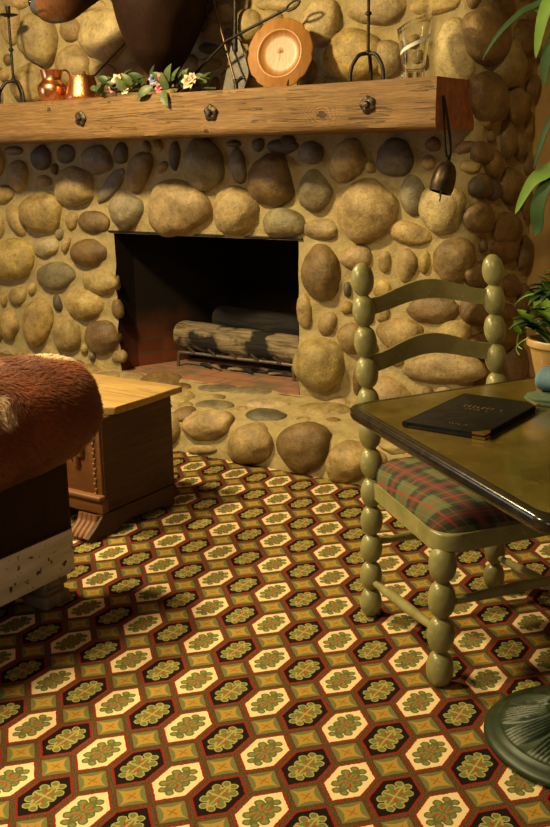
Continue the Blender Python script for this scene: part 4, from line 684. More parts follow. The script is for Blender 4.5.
sp = thing('leaf_sprig', 'green leaf and cream flower sprig at the far left end of mantel', 'sprig', (-3.855, 3.47, MZ1))
bm = bmesh.new(); tube(bm, smooth_path([(-3.875, 3.47, MZ1+.004), (-3.855, 3.465, MZ1+.10), (-3.830, 3.46, MZ1+.23)], 5), .003, 6); obj('stem', bm, LEAFM[0], sp)
for (b, tp) in (((-3.855, 3.465, 1.66), (-3.765, 3.44, 1.69)), ((-3.855, 3.465, 1.63), (-3.945, 3.45, 1.70)), ((-3.865, 3.47, 1.57), (-3.795, 3.44, 1.62))):
    bm = bmesh.new(); leaf(bm, b, tp, .06, (0, -1, .3), .15, .2, 7); obj('leaf', bm, LEAFM[1], sp)
obj('flower', flower(-3.825, 3.46, 1.775, .038, None), PETAL['cream'], sp)

# cow bell on its strap, hung at the beam's end
BELLM = plain('dark_bronze', (.06, .042, .024), .42, .75, .5, 25, .4)
LEATHER = plain('black_leather', (.013, .011, .009), .6, 0, .3, 50, .3, **{'Specular IOR Level': .15})
bl_ = thing('cow_bell', 'dark metal cow bell hanging by a black strap from the end of the mantel', 'bell', (-1.535, 3.47, 1.25))
bm = bmesh.new()
def strap(bm, pts, w, th=.003):
    prev = None
    for p in [Vector(q) for q in pts]:
        cur = [bm.verts.new(p+Vector(d)) for d in ((0, -w, 0), (0, w, 0), (th, w, 0), (th, -w, 0))]
        if prev:
            for q in range(4): bm.faces.new((prev[q], prev[(q+1) % 4], cur[(q+1) % 4], cur[q]))
        else: bm.faces.new(cur[::-1])
        prev = cur
    bm.faces.new(prev)
strap(bm, smooth_path([(-1.560, 3.468, 1.468), (-1.554, 3.47, 1.44), (-1.545, 3.482, 1.37), (-1.538, 3.492, 1.29), (-1.537, 3.478, 1.243)], 6), .009)
strap(bm, smooth_path([(-1.561, 3.466, 1.468), (-1.558, 3.466, 1.43), (-1.552, 3.462, 1.37), (-1.542, 3.455, 1.29), (-1.538, 3.470, 1.243)], 6), .007)
bmesh.ops.recalc_face_normals(bm, faces=bm.faces); obj('strap', bm, LEATHER, bl_)
Mb = T(-1.532, 3.470, 1.240) @ Matrix.Scale(1.03, 4) @ Matrix.Rotation(math.radians(10), 4, 'Y') @ Matrix.Rotation(math.radians(-14), 4, 'X') @ Matrix.Diagonal((.95, 1.18, .90, 1))
bm = bmesh.new(); lathe(bm, [(0, 0), (.012, -.001), (.026, -.012), (.037, -.035), (.042, -.065), (.043, -.095), (.040, -.122), (.037, -.122), (.039, -.09), (.034, -.04), (.01, -.008), (0, -.008)], Mb, 32); obj('bell_shell', bm, BELLM, bl_)
bm = bmesh.new(); tube(bm, [Mb @ Vector((0, 0, -.01)), Mb @ Vector((0, .006, -.125)), Mb @ Vector((0, .008, -.155))], [.004, .005, .0065], 8); obj('clapper', bm, STEEL, bl_)
bm = bmesh.new(); tube(bm, [Vector((-1.536, 3.474+.014*math.cos(t), 1.247+.012*math.sin(t))) for t in [2*PI*k/14 for k in range(15)]], .0032, 6, cap=False); obj('ring', bm, IRON, bl_)

# the beam runs very slightly out of level, and what stands on it follows
def level(x): return (x+2.4)*.0055
for o in COL.objects:
    if o.parent is None and o.type == 'EMPTY' and o.name.split('.')[0] in ('copper_pitcher', 'copper_tankard', 'iron_candlestick', 'wooden_plate', 'glass_pitcher', 'fireplace_shovel', 'fire_poker', 'fire_rod', 'iron_skewer', 'flower_garland', 'leaf_sprig', 'cow_bell'):
        dz = level(o.location.x); o.location.z += dz; WM[o.name] = Matrix.Translation(o.location)
for o in COL.objects:
    if o.parent is not None and o.parent.name == 'mantel_beam':
        for q in [o]+list(o.children):
            for v in q.data.vertices: v.co.z += level(v.co.x+mt.location.x)
# ------------------------------------------------------------------ animal mount above the mantel
def blend_mesh(spheres, voxel):
    """one continuous skin over tapered chains of [(point, radius, squash)...]"""
    bm = bmesh.new()
    for chain in spheres:
        for i in range(len(chain)-1):
            (p, r), (q, s) = chain[i][:2], chain[i+1][:2]
            p, q = Vector(p), Vector(q); steps = max(2, int((q-p).length/(min(r, s)*.28)))
            for k in range(steps+1):
                t = k/steps; c_ = p.lerp(q, t); rr = r+(s-r)*t
                bmesh.ops.create_icosphere(bm, subdivisions=2, radius=rr, matrix=Matrix.Translation(c_))
    me = bpy.data.meshes.new('tmp'); bm.to_mesh(me); bm.free()
    o = bpy.data.objects.new('tmp', me); COL.objects.link(o)
    md = o.modifiers.new('r', 'REMESH'); md.mode = 'VOXEL'; md.voxel_size = voxel
    sm = o.modifiers.new('s', 'SMOOTH'); sm.iterations = 22; sm.factor = .5
    dg = bpy.context.evaluated_depsgraph_get(); dg.update()
    out = bpy.data.meshes.new_from_object(o.evaluated_get(dg))
    bpy.data.objects.remove(o); bpy.data.meshes.remove(me)
    return out
def hide_material():
    n = NT('short_brown_coat'); co = n.coord()
    a = n.node('ShaderNodeAttribute', attribute_name='Col').outputs['Color']
    f = n.noise(n.mapping(co, (30, 30, 12)), 3, 5, .6)
    col = n.mix(1.0, a, n.ramp(f, [(.3, (.65, .6, .55)), (.7, (1.25, 1.2, 1.1))]), 'MULTIPLY')
    n.bump(n.noise(n.mapping(co, (200, 200, 60)), 2, 3), .4, .004)
    return n.out(col, .62, **{'Specular IOR Level': .15})
mh = thing('mounted_animal_head', 'dark brown horse-like animal head mounted above the mantel, muzzle to the left', 'animal head', (-2.80, 3.74, 1.9))
chains = [
 [((-2.872, 3.53, 1.605), .048), ((-2.878, 3.52, 1.66), .082), ((-2.876, 3.51, 1.76), .148), ((-2.875, 3.52, 1.90), .208), ((-2.87, 3.52, 2.06), .23)],
 [((-2.83, 3.57, 1.76), .07), ((-2.82, 3.57, 1.92), .10), ((-2.84, 3.60, 2.15), .15)],
 [((-2.92, 3.48, 2.08), .19), ((-2.97, 3.40, 2.20), .16), ((-3.00, 3.36, 2.26), .135)],
 [((-2.99, 3.36, 2.24), .14), ((-3.02, 3.33, 2.11), .135), ((-3.09, 3.31, 1.995), .110), ((-3.18, 3.29, 1.920), .082), ((-3.275, 3.28, 1.885), .064)],
 [((-3.00, 3.34, 2.03), .085), ((-3.10, 3.31, 1.935), .060), ((-3.175, 3.29, 1.868), .044), ((-3.24, 3.28, 1.848), .034)],
 [((-3.275, 3.28, 1.905), .056), ((-3.335, 3.275, 1.900), .047)]]
me = blend_mesh(chains, .012)
Vv = np.array([v.co[:] for v in me.vertices])
me.transform(WM[mh.name].inverted())
at = me.attributes.new('Col', 'FLOAT_COLOR', 'POINT'); cc = np.ones((len(Vv), 4)); cc[:, :3] = (.017, .0060, .0016)
d = np.array([-.80, 0, -.6]); prog = np.clip(((Vv-np.array([-3.10, 0, 1.96]))@np.array([-.86, 0, -.5]))/.22, 0, 1)[:, None]
head = (Vv[:, 0] < -3.06)[:, None]
cc[:, :3] = np.where(head, cc[:, :3]*(1-prog)+np.array([.13, .052, .015])*prog, cc[:, :3])
nosem = np.clip((-3.29-Vv[:, 0])/.03, 0, 1)[:, None]; cc[:, :3] = cc[:, :3]*(1-nosem)+np.array([.055, .06, .07])*nosem
lipm = (np.clip((1.842-Vv[:, 2])/.012, 0, 1)*(Vv[:, 0] < -3.18))[:, None]; cc[:, :3] = cc[:, :3]*(1-lipm)+np.array([.14, .12, .10])*lipm
mouth = np.clip(1-np.abs(Vv[:, 2]-(1.868+.10*(Vv[:, 0]+3.28)))/.006, 0, 1)*(Vv[:, 0] < -3.20); cc[:, :3] *= (1-.85*mouth)[:, None]
at.data.foreach_set('color', cc.astype(np.float32).ravel())
link_mesh('mount_body', me, hide_material(), mh)
DARKW = plain('dark_walnut_board', (.05, .028, .015), .4, 0, .3, 20)
bm = bmesh.new(); lathe(bm, [(0, 0), (.22, 0), (.235, .008), (.235, .018), (.22, .026), (0, .026)], T(-2.84, 3.655, 2.14) @ Matrix.Rotation(PI/2, 4, 'X') @ Matrix.Diagonal((.8, 1.2, 1, 1)), 40); obj('backboard', bm, DARKW, mh)
EYE = plain('glass_eye', (.01, .007, .005), .05, 0, 0, 10, 0)
for sy in (-1, 1):
    bm = bmesh.new(); bmesh.ops.create_icosphere(bm, subdivisions=3, radius=.021, matrix=T(-3.045, 3.325+sy*.115, 2.165)); obj('eye', bm, EYE, mh)
    bm = bmesh.new(); tube(bm, smooth_path([(-2.93, 3.36+sy*.09, 2.36), (-2.92, 3.36+sy*.13, 2.45), (-2.93, 3.36+sy*.14, 2.53)], 5), [.03, .036, .04, .04, .036, .032, .028, .02, .014, .008, .003], 12, .5); obj('ear', bm, plain('dark_ear_hair', (.045, .02, .01), .6), mh)
    bm = bmesh.new(); bmesh.ops.create_icosphere(bm, subdivisions=2, radius=.012, matrix=T(-3.352, 3.277+sy*.034, 1.91) @ Matrix.Diagonal((.8, .6, 1.2, 1))); obj('nostril', bm, EYE, mh)
# ------------------------------------------------------------------ grate and logs
def bark(name, c1, c2):
    n = NT(name); co = n.coord()
    f = n.noise(n.mapping(co, (5, 40, 40)), 1.3, 6, .65, .4)
    ch = n.noise(n.mapping(co, loc=(.45, 0, 0)), 5.5, 3)
    col = n.ramp(f, [(.36, c1), (.62, c2)])
    col = n.mix(n.ramp(ch, [(.54, (0, 0, 0)), (.60, (1, 1, 1))]), col, (.012, .010, .008))
    n.bump(f, .9, .02)
    return n.out(col, .9)
BARK = bark('grey_bark', (.09, .065, .035), (.34, .26, .14)); CHAR = bark('charred_bark', (.006, .005, .004), (.028, .019, .012))
ENDW = plain('log_end_wood', (.30, .20, .09), .8, 0, .4, 60, .4)
def log(name, label, p, q, r, mat, seed):
    t = thing(name, label, 'log', tuple((Vector(p)+Vector(q))/2-Vector((0, 0, r))), 'logs on the grate')
    bm = bmesh.new(); p, q = Vector(p), Vector(q); d = (q-p).normalized(); a = d.orthogonal().normalized(); b = d.cross(a); rings = []
    n, m = 60, 36
    for i in range(n+1):
        c_ = p.lerp(q, i/n); ring = []
        for k in range(m):
            an = 2*PI*k/m; u = a*math.cos(an)+b*math.sin(an)
            rr = r*(1+.10*noise.noise(Vector((i*.08+seed, math.cos(an)*1.3, math.sin(an)*1.3)))+.10*abs(noise.noise(Vector((i*.10+seed, math.cos(an)*5, math.sin(an)*5)))))
            e = min(i, n-i); rr *= (.93 if e == 0 else .98 if e == 1 else 1)
            ring.append(bm.verts.new(c_+u*rr))
        rings.append(ring)
    for i in range(n):
        for k in range(m): bm.faces.new((rings[i][k], rings[i][(k+1) % m], rings[i+1][(k+1) % m], rings[i+1][k]))
    obj('bark', bm, mat, t)
    for cpt, s in ((p, -1), (q, 1)):
        bm = bmesh.new(); lathe(bm, [(0, .004), (r*.5, .003), (r*.90, 0)], Matrix.Translation(cpt) @ (d*s).to_track_quat('Z', 'Y').to_matrix().to_4x4(), 24); obj('cut_end', bm, ENDW if mat is BARK else CHAR, t)
log('firewood_log', 'long grey-barked log lying at the front of the fire grate', (-3.285, 4.08, .372), (-2.46, 4.06, .352), .068, BARK, 1.0)
log('firewood_log', 'blackened charred log lying behind the grey log on the grate', (-3.15, 4.235, .445), (-2.44, 4.20, .435), .062, CHAR, 6.0)
GRATE = plain('grate_steel', (.22, .19, .14), .4, .8, .3, 50, .2)
gt = thing('fire_grate', 'low iron grate carrying the logs inside the firebox', 'grate', (-2.87, 4.1, FZ))
bm = bmesh.new(); tube(bm, smooth_path([(-3.235, 3.985, FZ+.002), (-3.228, 3.985, FZ+.06), (-3.20, 3.985, FZ+.076), (-2.9, 3.985, FZ+.076), (-2.56, 3.985, FZ+.076), (-2.535, 3.985, FZ+.06), (-2.53, 3.985, FZ+.002)], 6), .0085, 8); obj('front_bar', bm, GRATE, gt)
bm = bmesh.new(); tube(bm, smooth_path([(-3.235, 4.32, FZ+.002), (-3.228, 4.32, FZ+.06), (-3.20, 4.32, FZ+.076), (-2.56, 4.32, FZ+.076), (-2.535, 4.32, FZ+.06), (-2.53, 4.32, FZ+.002)], 6), .0085, 8); obj('rear_bar', bm, GRATE, gt)
for k in range(5):
    x = -3.12+.13*k; bm = bmesh.new(); tube(bm, smooth_path([(x-.025, 3.955, FZ+.112), (x-.008, 3.975, FZ+.090), (x, 3.995, FZ+.074), (x, 4.15, FZ+.066), (x, 4.33, FZ+.078)], 5), .0062, 8); obj('cross_bar', bm, GRATE, gt)
rg = random.Random(4)
for k in range(9):
    x = -3.08+.065*k; y = rg.uniform(4.0, 4.06); a = rg.uniform(-.6, .6); L = rg.uniform(.04, .08)
    bm = bmesh.new(); tube(bm, [(x-L*math.cos(a), y-L*math.sin(a), FZ+.011), (x, y, FZ+.018), (x+L*math.cos(a), y+L*math.sin(a)*.8, FZ+.011)], [.006, .0105, .005], 7)
    o = obj('charred_stick', bm, [CHAR, BARK][k % 2]); o['label'] = 'small burnt stick among the ashes under the fire grate'; o['category'] = 'stick'; o['group'] = 'burnt sticks under the grate'

# ------------------------------------------------------------------ blanket chest
CHW = wood('stained_pine_in_shade', (.042, .015, .005), (.10, .036, .010), 'Y', .9, .6, .5, (), .8)  # pine of the chest end, its unlit side darkened into the colour
CHF = wood('carved_chest_front', (.12, .046, .012), (.22, .088, .024), 'X', .9, .55, .35)
CHL = wood('worn_pine_lid', (.42, .26, .085), (.56, .37, .135), 'X', .8, .5, .4, (), .7)
ch = thing('blanket_chest', 'old wooden blanket chest with worn pale lid and carved feet before the hearth', 'chest', (-2.80, 2.62, 0))
EX, FYc, BYc = -2.322, 2.432, 2.81
bm = bmesh.new()
LX = -2.308
ol = [(LX-1.0, 2.445), (LX-.06, 2.445), (LX, 2.487), (LX, 2.862), (LX-1.0, 2.862)]
prism(bm, round_poly(ol, .006, 3), .426, .452, .006, 3)
bmesh.ops.subdivide_edges(bm, edges=[e for e in bm.edges if e.calc_length() > .2], cuts=24, use_grid_fill=True)
for v in bm.verts: v.co += Vector((0, noise.noise(v.co*9)*.003, noise.noise(v.co*6)*.002))
obj('lid', bm, CHL, ch)
bm = bmesh.new(); box(bm, (EX-.47, (FYc+BYc)/2, .254), (.94, BYc-FYc, .342), None, .005); obj('body', bm, [CHW], ch)
bm = bmesh.new(); box(bm, (EX-.47, FYc-.004, .270), (.93, .010, .29), None, .003); obj('front_board', bm, CHF, ch)
# carved drapery on the front: raised hanging folds with a border strip
bm = bmesh.new()
for k in range(9):
    x = EX-.11-.095*k
    for dx, L in ((-.026, .10), (0, .125), (.026, .085)):
        tube(bm, [(x+dx, FYc-.008, .37), (x+dx*.9, FYc-.014, .33), (x+dx*.8, FYc-.015, .37-L), (x+dx*.8, FYc-.010, .362-L)], [.012, .013, .014, .006], 8)
obj('carved_folds', bm, CHF, ch)
bm = bmesh.new()
for k in range(15): box(bm, (EX-.035+.004*(k % 2), FYc-.010, .15+.018*k), (.012, .010, .014), None, .003)
obj('notched_stile', bm, CHF, ch)
bm = bmesh.new(); box(bm, (EX-.475, FYc-.018, .142), (.96, .035, .018), None, .007, 3); box(bm, (EX-.472, FYc-.002, .108), (.945, .034, .052), None, .004); obj('base_moulding', bm, CHF, ch)
bm = bmesh.new(); pts = [(FYc-.02, .082), (BYc-.012, .082), (BYc-.012, .004), (BYc-.05, .004), (BYc-.08, .018), (FYc+.11, .03), (FYc+.02, .002), (FYc-.085, .002), (FYc-.10, .02), (FYc-.055, .05)]
a_ = [bm.verts.new((EX+.004, y, z)) for y, z in pts]; b_ = [bm.verts.new((EX-.022, y, z)) for y, z in pts]; k = len(pts)
bm.faces.new(a_); bm.faces.new(b_[::-1])
for i in range(k): bm.faces.new((a_[i], b_[i], b_[(i+1) % k], a_[(i+1) % k]))
bmesh.ops.recalc_face_normals(bm, faces=bm.faces); bmesh.ops.triangulate(bm, faces=[f for f in bm.faces if len(f.verts) > 4]); obj('plinth_end', bm, CHW, ch, False)
for x in (EX-.03, EX-.90):
    bm = bmesh.new()
    for q in range(4):
        xx = x-.022*q+.01
        tube(bm, smooth_path([(xx, FYc-.030, .082), (xx, FYc-.040, .055), (xx, FYc-.072, .030), (xx, FYc-.094, .014)], 4), [.013]*9+[.012, .011, .010, .009], 8)
    obj('carved_foot', bm, CHF, ch)

# ------------------------------------------------------------------ cowhide sofa
def fur_mat():
    n = NT('cowhide_fur'); a = n.node('ShaderNodeAttribute', attribute_name='Col').outputs['Color']
    return n.out(a, .55, **{'Sheen Weight': .15, 'Specular IOR Level': .35})
FUR = fur_mat()
HIDE = hide_material(); HIDE.name = 'cowhide_base'
WHITEW = NT('chipped_white_paint'); co = WHITEW.coord(); f = WHITEW.noise(co, 34, 5, .64)
WHITEW = WHITEW.out(WHITEW.mix(WHITEW.M('LESS_THAN', f, .385), WHITEW.ramp(WHITEW.noise(WHITEW.mapping(co, (40, 4, 40)), 1, 4), [(.3, (.50, .48, .42)), (.7, (.78, .75, .66))]), (.05, .03, .018)), .6)
DARKFOOT = wood('weathered_dark_wood', (.13, .095, .055), (.25, .19, .12), 'Z', 1.2, .6, .3)
sofa = thing('cowhide_sofa', 'sofa covered in red-brown cowhide with a rolled arm on a chipped white wooden rail', 'sofa', (-2.8, 1.6, 0))
def hide_colour(P):
    out = np.zeros((len(P), 3))
    for i, p in enumerate(P):
        v = Vector(p); t = .5+.5*noise.noise(v*6)
        c_ = np.array((.085, .018, .004))*(1-t)+np.array((.25, .062, .012))*t
        n1 = noise.noise(v*9+Vector((3, 1, 7)))*.05
        for (q, r, col) in (((-2.13, 2.03, .745), .085, (.62, .46, .28)), ((-1.955, 1.715, .66), .028, (.58, .42, .26)), ((-2.02, 1.66, .72), .018, (.5, .36, .22))):
            dd = (v-Vector(q)).length+n1
            if dd < r:
                w = min(1, (r-dd)/(.35*r)); c_ = c_*(1-w)+np.array(col)*w
        out[i] = c_
    return out
def roll_arm(xc, name_label=None, fur=20000, ylo=.95):
    """superellipsoid roll along y with blunt rounded ends"""
    yc, hy, rx, rz, zc = (ylo+2.128)/2, (2.128-ylo)/2, .165, .174, .583
    n, m = 56, 48; V = []; Fc = []
    def P(t, a):
        y = math.sin(t)*1.0; s = math.copysign(abs(math.sin(t))**.55, math.sin(t)); w = abs(math.cos(t))**.42
        x_, z_ = math.cos(a)*rx*w, math.sin(a)*rz*w
        return Vector((xc+x_, yc+s*hy, zc+z_))
    for i in range(n+1):
        t = -PI/2+PI*i/n
        for k in range(m):
            p = P(t*.9999, 2*PI*k/m)
            p += Vector((1, .3, 1))*.007*noise.noise(p*9)
            V.append(p[:])
    for i in range(n):
        for k in range(m): Fc.append((i*m+k, (i+1)*m+k, (i+1)*m+(k+1) % m, i*m+(k+1) % m))
    V = np.array(V); cols = hide_colour(V)
    o = pymesh('rolled_arm', V, Fc, HIDE, sofa, True, cols, vec=V)
    if fur:
        rg = np.random.RandomState(5); TV, TF = [], []; pos = []
        tri = [f for f in Fc]
        fa = np.array(tri); A = V[fa[:, 0]]; B = V[fa[:, 1]]; D = V[fa[:, 3]]
        area = np.linalg.norm(np.cross(B-A, D-A), axis=1); nr = np.cross(D-A, B-A); nr /= np.maximum(1e-9, np.linalg.norm(nr, axis=1))[:, None]
        cen = np.array([xc, yc, zc]); flip = ((A-cen)*nr).sum(1) < 0; nr[flip] *= -1
        area = area*((A[:, 0] > xc-.12))*(A[:, 1] > 1.35); pick = rg.choice(len(fa), fur, p=area/area.sum())
        uu, ww = rg.rand(fur, 1), rg.rand(fur, 1)
        root = A[pick]+(B[pick]-A[pick])*uu+(D[pick]-A[pick])*ww; N = nr[pick]
        for i in range(fur):
            p, nn = Vector(root[i]), Vector(N[i])
            g_ = Vector((noise.noise(p*13)*1.1, .75+noise.noise(p*11+Vector((5, 5, 5)))*1.2, -.55+noise.noise(p*12+Vector((9, 2, 4)))*1.0))
            g_ = (g_-nn*g_.dot(nn)).normalized(); L = rg.uniform(.014, .028); w = rg.uniform(.0006, .0012); sd = nn.cross(g_)*w
            lift = rg.uniform(.15, .45)
            q1 = p+(g_+nn*lift)*L*.5; q2 = p+(g_+nn*lift*.6)*L
            b0_ = len(TV); TV += [(p-sd-nn*.002)[:], (p+sd-nn*.002)[:], (q1+sd*.8)[:], (q1-sd*.8)[:], q2[:]]; TF += [(b0_, b0_+1, b0_+2, b0_+3), (b0_+3, b0_+2, b0_+4)]
            pos += [p[:]]*5
        hc = hide_colour(np.array(pos)[::5]); j = (rg.rand(fur, 1)*.7+.65); hc = np.repeat(hc*j, 5, axis=0)
        h = pymesh('cowhide_hair', TV, TF, FUR, o, True, hc); h['kind'] = 'stuff'
    return o
roll_arm(-2.110, fur=34000)
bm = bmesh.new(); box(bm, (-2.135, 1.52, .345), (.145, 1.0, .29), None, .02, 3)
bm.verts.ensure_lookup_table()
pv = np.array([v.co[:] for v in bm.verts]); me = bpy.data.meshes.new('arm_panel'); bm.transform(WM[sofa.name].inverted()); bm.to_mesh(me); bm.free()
at = me.attributes.new('Col', 'FLOAT_COLOR', 'POINT'); cc = np.ones((len(pv), 4)); cc[:, :3] = (.022, .007, .003); at.data.foreach_set('color', cc.astype(np.float32).ravel())  # hide painted near black for the shade on this outer side
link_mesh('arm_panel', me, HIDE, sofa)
bm = bmesh.new(); box(bm, (-2.075, 1.505, .153), (.03, 1.01, .136), None, .004); obj('side_rail', bm, WHITEW, sofa)
bm = bmesh.new(); box(bm, (-2.80, 1.985, .153), (1.44, .03, .136), None, .004); obj('front_rail', bm, WHITEW, sofa)
bm = bmesh.new()
for k in range(70): bmesh.ops.create_icosphere(bm, subdivisions=1, radius=.0045, matrix=T(-2.0605, 1.01+.0142*k, .226))
obj('nail_trim', bm, plain('dark_nail_heads', (.05, .035, .02), .4, .7), sofa)
def block_foot(x, y):
    bm = bmesh.new()
    box(bm, (x, y, .020), (.10, .10, .038), None, .006); box(bm, (x, y, .048), (.082, .082, .024), None, .009); box(bm, (x, y, .072), (.094, .094, .026), None, .005)
    obj('block_foot', bm, DARKFOOT, sofa)
for x, y in ((-2.112, 1.935), (-2.112, 1.06), (-3.48, 1.935), (-3.48, 1.06)): block_foot(x, y)
bm = bmesh.new(); box(bm, (-2.80, 1.52, .36), (1.22, .86, .18), None, .05, 4); o = obj('seat_cushion', bm, plain('brown_hide_seat', (.11, .032, .012), .6, 0, .3, 12), sofa)
bm = bmesh.new(); box(bm, (-2.80, 1.09, .52), (1.22, .2, .42), None, .07, 4); obj('backrest', bm, plain('brown_hide_back', (.11, .032, .012), .6, 0, .3, 12), sofa)
bm = bmesh.new(); box(bm, (-2.80, 1.5, .20), (1.36, .96, .14), None, .01); obj('seat_frame', bm, DARKFOOT, sofa)
roll_arm(-3.50, fur=0)
bm = bmesh.new(); box(bm, (-3.475, 1.50, .345), (.145, .98, .29), None, .02, 3); obj('arm_panel', bm, plain('brown_hide_panel', (.11, .032, .012), .6, 0, .3, 12), sofa)

# ------------------------------------------------------------------ ladder back chair
def paint(name, c, c2):
    n = NT(name); co = n.coord(); f = n.noise(co, 16, 4, .6)
    col = n.ramp(f, [(.32, c2), (.62, c)])
    worn = n.noise(co, 70, 4, .7)
    col = n.mix(n.M('MULTIPLY', n.M('GREATER_THAN', worn, .64), .5), col, (.46, .42, .26))
    n.bump(worn, .12, .003)
    return n.out(col, .33)
SAGE = paint('sage_green_paint', (.26, .25, .10), (.18, .17, .058))
D = Vector((.79, -.613, 0)).normalized(); W_ = Vector((.539, .842, 0)).normalized()
BL = Vector((-1.247, 2.361, 0)); FL = Vector((-.918, 2.105, 0)); BR = Vector((-1.015, 2.712, 0)); FR = Vector((-.686, 2.458, 0))
cmid = (BL+FL+BR+FR)/4
cr = thing('ladder_back_chair', 'sage green bobbin-turned ladder-back chair with a plaid seat, tucked under the table corner', 'chair', tuple(cmid))
def rake(z): return -.078*max(0, z-.42)/.57
def bobbins(bm, base, zs, r, lean=True):
    prof = []
    for (z0, z1) in zs:
        h = z1-z0
        for k in range(9):
            t = k/8; rr = r*(.42+.58*math.sin(PI*t)**.58)
            prof.append((rr, z0+h*t))
    prof = [(prof[0][0]*.75, prof[0][1])]+prof+[(prof[-1][0]*.6, prof[-1][1]+.003)]
    rings = []
    for (rr, z) in prof:
        o_ = D*rake(z) if lean else Vector((0, 0, 0)); c_ = base+o_
        rings.append([bm.verts.new((c_.x+rr*math.cos(2*PI*k/22), c_.y+rr*math.sin(2*PI*k/22), z)) for k in range(22)])
    for i in range(len(rings)-1):
        for k in range(22): bm.faces.new((rings[i][k], rings[i][(k+1) % 22], rings[i+1][(k+1) % 22], rings[i+1][k]))
    bm.faces.new(rings[0][::-1]); bm.faces.new(rings[-1])
NB = 12; top = .995
for b in (BL, BR):
    bm = bmesh.new(); bobbins(bm, b, [(top*k/NB+(.001 if k == 0 else 0), top*(k+1)/NB) for k in range(NB)], .0315); obj('back_post', bm, SAGE, cr)
for b in (FL, FR):
    bm = bmesh.new(); bobbins(bm, b, [(.372*k/4+(.001 if k == 0 else 0), .372*(k+1)/4) for k in range(4)], .0345, False); obj('front_leg', bm, SAGE, cr)
def ladder(zl, zh, arch):
    bm = bmesh.new(); N = 24; rows = []
    for i in range(N+1):
        t = i/N; p = BL.lerp(BR, t)
        bow = math.sin(PI*t)**2*arch*1.0
        curve = -.022*math.sin(PI*t)
        z0 = zl+bow*.75; z1 = zh+bow
        ring = []
        for (zz_, dd) in ((z0, -.006), (z0, .006), (z1, .006), (z1, -.006)):
            q = p+D*(rake(zz_)+curve+dd); ring.append(bm.verts.new((q.x, q.y, zz_)))
        rows.append(ring)
    for i in range(N):
        for k in range(4): bm.faces.new((rows[i][k], rows[i][(k+1) % 4], rows[i+1][(k+1) % 4], rows[i+1][k]))
    bm.faces.new(rows[0][::-1]); bm.faces.new(rows[-1]); bmesh.ops.recalc_face_normals(bm, faces=bm.faces)
    obj('ladder_slat', bm, SAGE, cr)
ladder(.858, .900, .040); ladder(.703, .748, .042); 

def seat_outline(grow, r):
    a = BL+D*.010-W_*(.005+grow); b = FL+D*(.035+grow)-W_*(.030+grow); c_ = FR+D*(.035+grow)+W_*(.030+grow); d_ = BR+D*.010+W_*(.005+grow)
    return round_poly([a.xy, b.xy, c_.xy, d_.xy], [.02, r, r, .02], 8)
bm = bmesh.new(); prism(bm, seat_outline(0, .075), .362, .408, .006, 3); obj('seat_frame', bm, SAGE, cr)
# plaid cushion, domed
PL = NT('plaid_cloth')
pc = PL.node('ShaderNodeAttribute', attribute_name='pc').outputs['Vector']
sp_ = PL.n.new('ShaderNodeSeparateXYZ'); PL.l.new(pc, sp_.inputs[0])
def band(x, per, lo, hi):
    f = PL.M('FRACT', PL.M('DIVIDE', PL.M('ADD', x, 10.0), per)); return PL.M('MULTIPLY', PL.M('GREATER_THAN', f, lo), PL.M('LESS_THAN', f, hi))
X_, Y_ = sp_.outputs[0], sp_.outputs[1]; per = .155
base = (.085, .105, .038)
col = PL.mix(PL.M('MULTIPLY', band(X_, per, .30, .74), .80), base, (.022, .014, .011)); col = PL.mix(PL.M('MULTIPLY', band(Y_, per, .30, .74), .72), col, (.020, .012, .010))
col = PL.mix(PL.M('MULTIPLY', band(X_, per, .42, .62), .5), col, (.12, .05, .03)); col = PL.mix(PL.M('MULTIPLY', band(Y_, per, .42, .62), .5), col, (.12, .05, .03))
for lo, hi in ((.0, .045), (.50, .53)):
    col = PL.mix(PL.M('MULTIPLY', band(X_, per, lo, hi), .75), col, (.27, .03, .02)); col = PL.mix(PL.M('MULTIPLY', band(Y_, per, lo, hi), .75), col, (.27, .03, .02))
for lo, hi in ((.20, .225), (.82, .845)):
    col = PL.mix(PL.M('MULTIPLY', band(X_, per, lo, hi), .35), col, (.16, .16, .06)); col = PL.mix(PL.M('MULTIPLY', band(Y_, per, lo, hi), .35), col, (.16, .16, .06))
wv = PL.noise(PL.coord(), 500, 1); PL.bump(wv, .3, .002); PLAID = PL.out(col, .9)
oc = Vector((sum(p[0] for p in seat_outline(0, .075))/36, sum(p[1] for p in seat_outline(0, .075))/36))
V, Fc = [], []; ol = seat_outline(-.006, .085); n = len(ol); lev = [(1.0, .405), (1.0, .428), (.985, .445), (.94, .461), (.85, .474), (.7, .484), (.45, .490), (.2, .492)]
for s_, z_ in lev:
    for (x, y) in ol: V.append((oc.x+(x-oc.x)*s_, oc.y+(y-oc.y)*s_, z_))
V.append((oc.x, oc.y, .493))
for i in range(len(lev)-1):
    for k in range(n): Fc.append((i*n+k, i*n+(k+1) % n, (i+1)*n+(k+1) % n, (i+1)*n+k))
for k in range(n): Fc.append(((len(lev)-1)*n+k, (len(lev)-1)*n+(k+1) % n, len(V)-1))
VA = np.array(V); dw = np.array([[(Vector(v)-BL).dot(D)+ (v[2]-.49)*-.0, (Vector(v)-BL).dot(W_), v[2]] for v in V])
dw[:, 0] += (dw[:, 0] > .2)*(.49-VA[:, 2])*.9; dw[:, 1] -= (dw[:, 1] < .15)*(.49-VA[:, 2])*.9
pymesh('seat_cushion', V, Fc, PLAID, cr, True, None, None, None, dw)
def stretcher(p, q, z0, z1):
    bm = bmesh.new(); p, q = Vector((p.x, p.y, z0)), Vector((q.x, q.y, z1)); N = 12
    tube(bm, [p.lerp(q, i/N) for i in range(N+1)], [.008+.0065*math.sin(PI*i/N)**1.2 for i in range(N+1)], 12); obj('stretcher', bm, SAGE, cr)
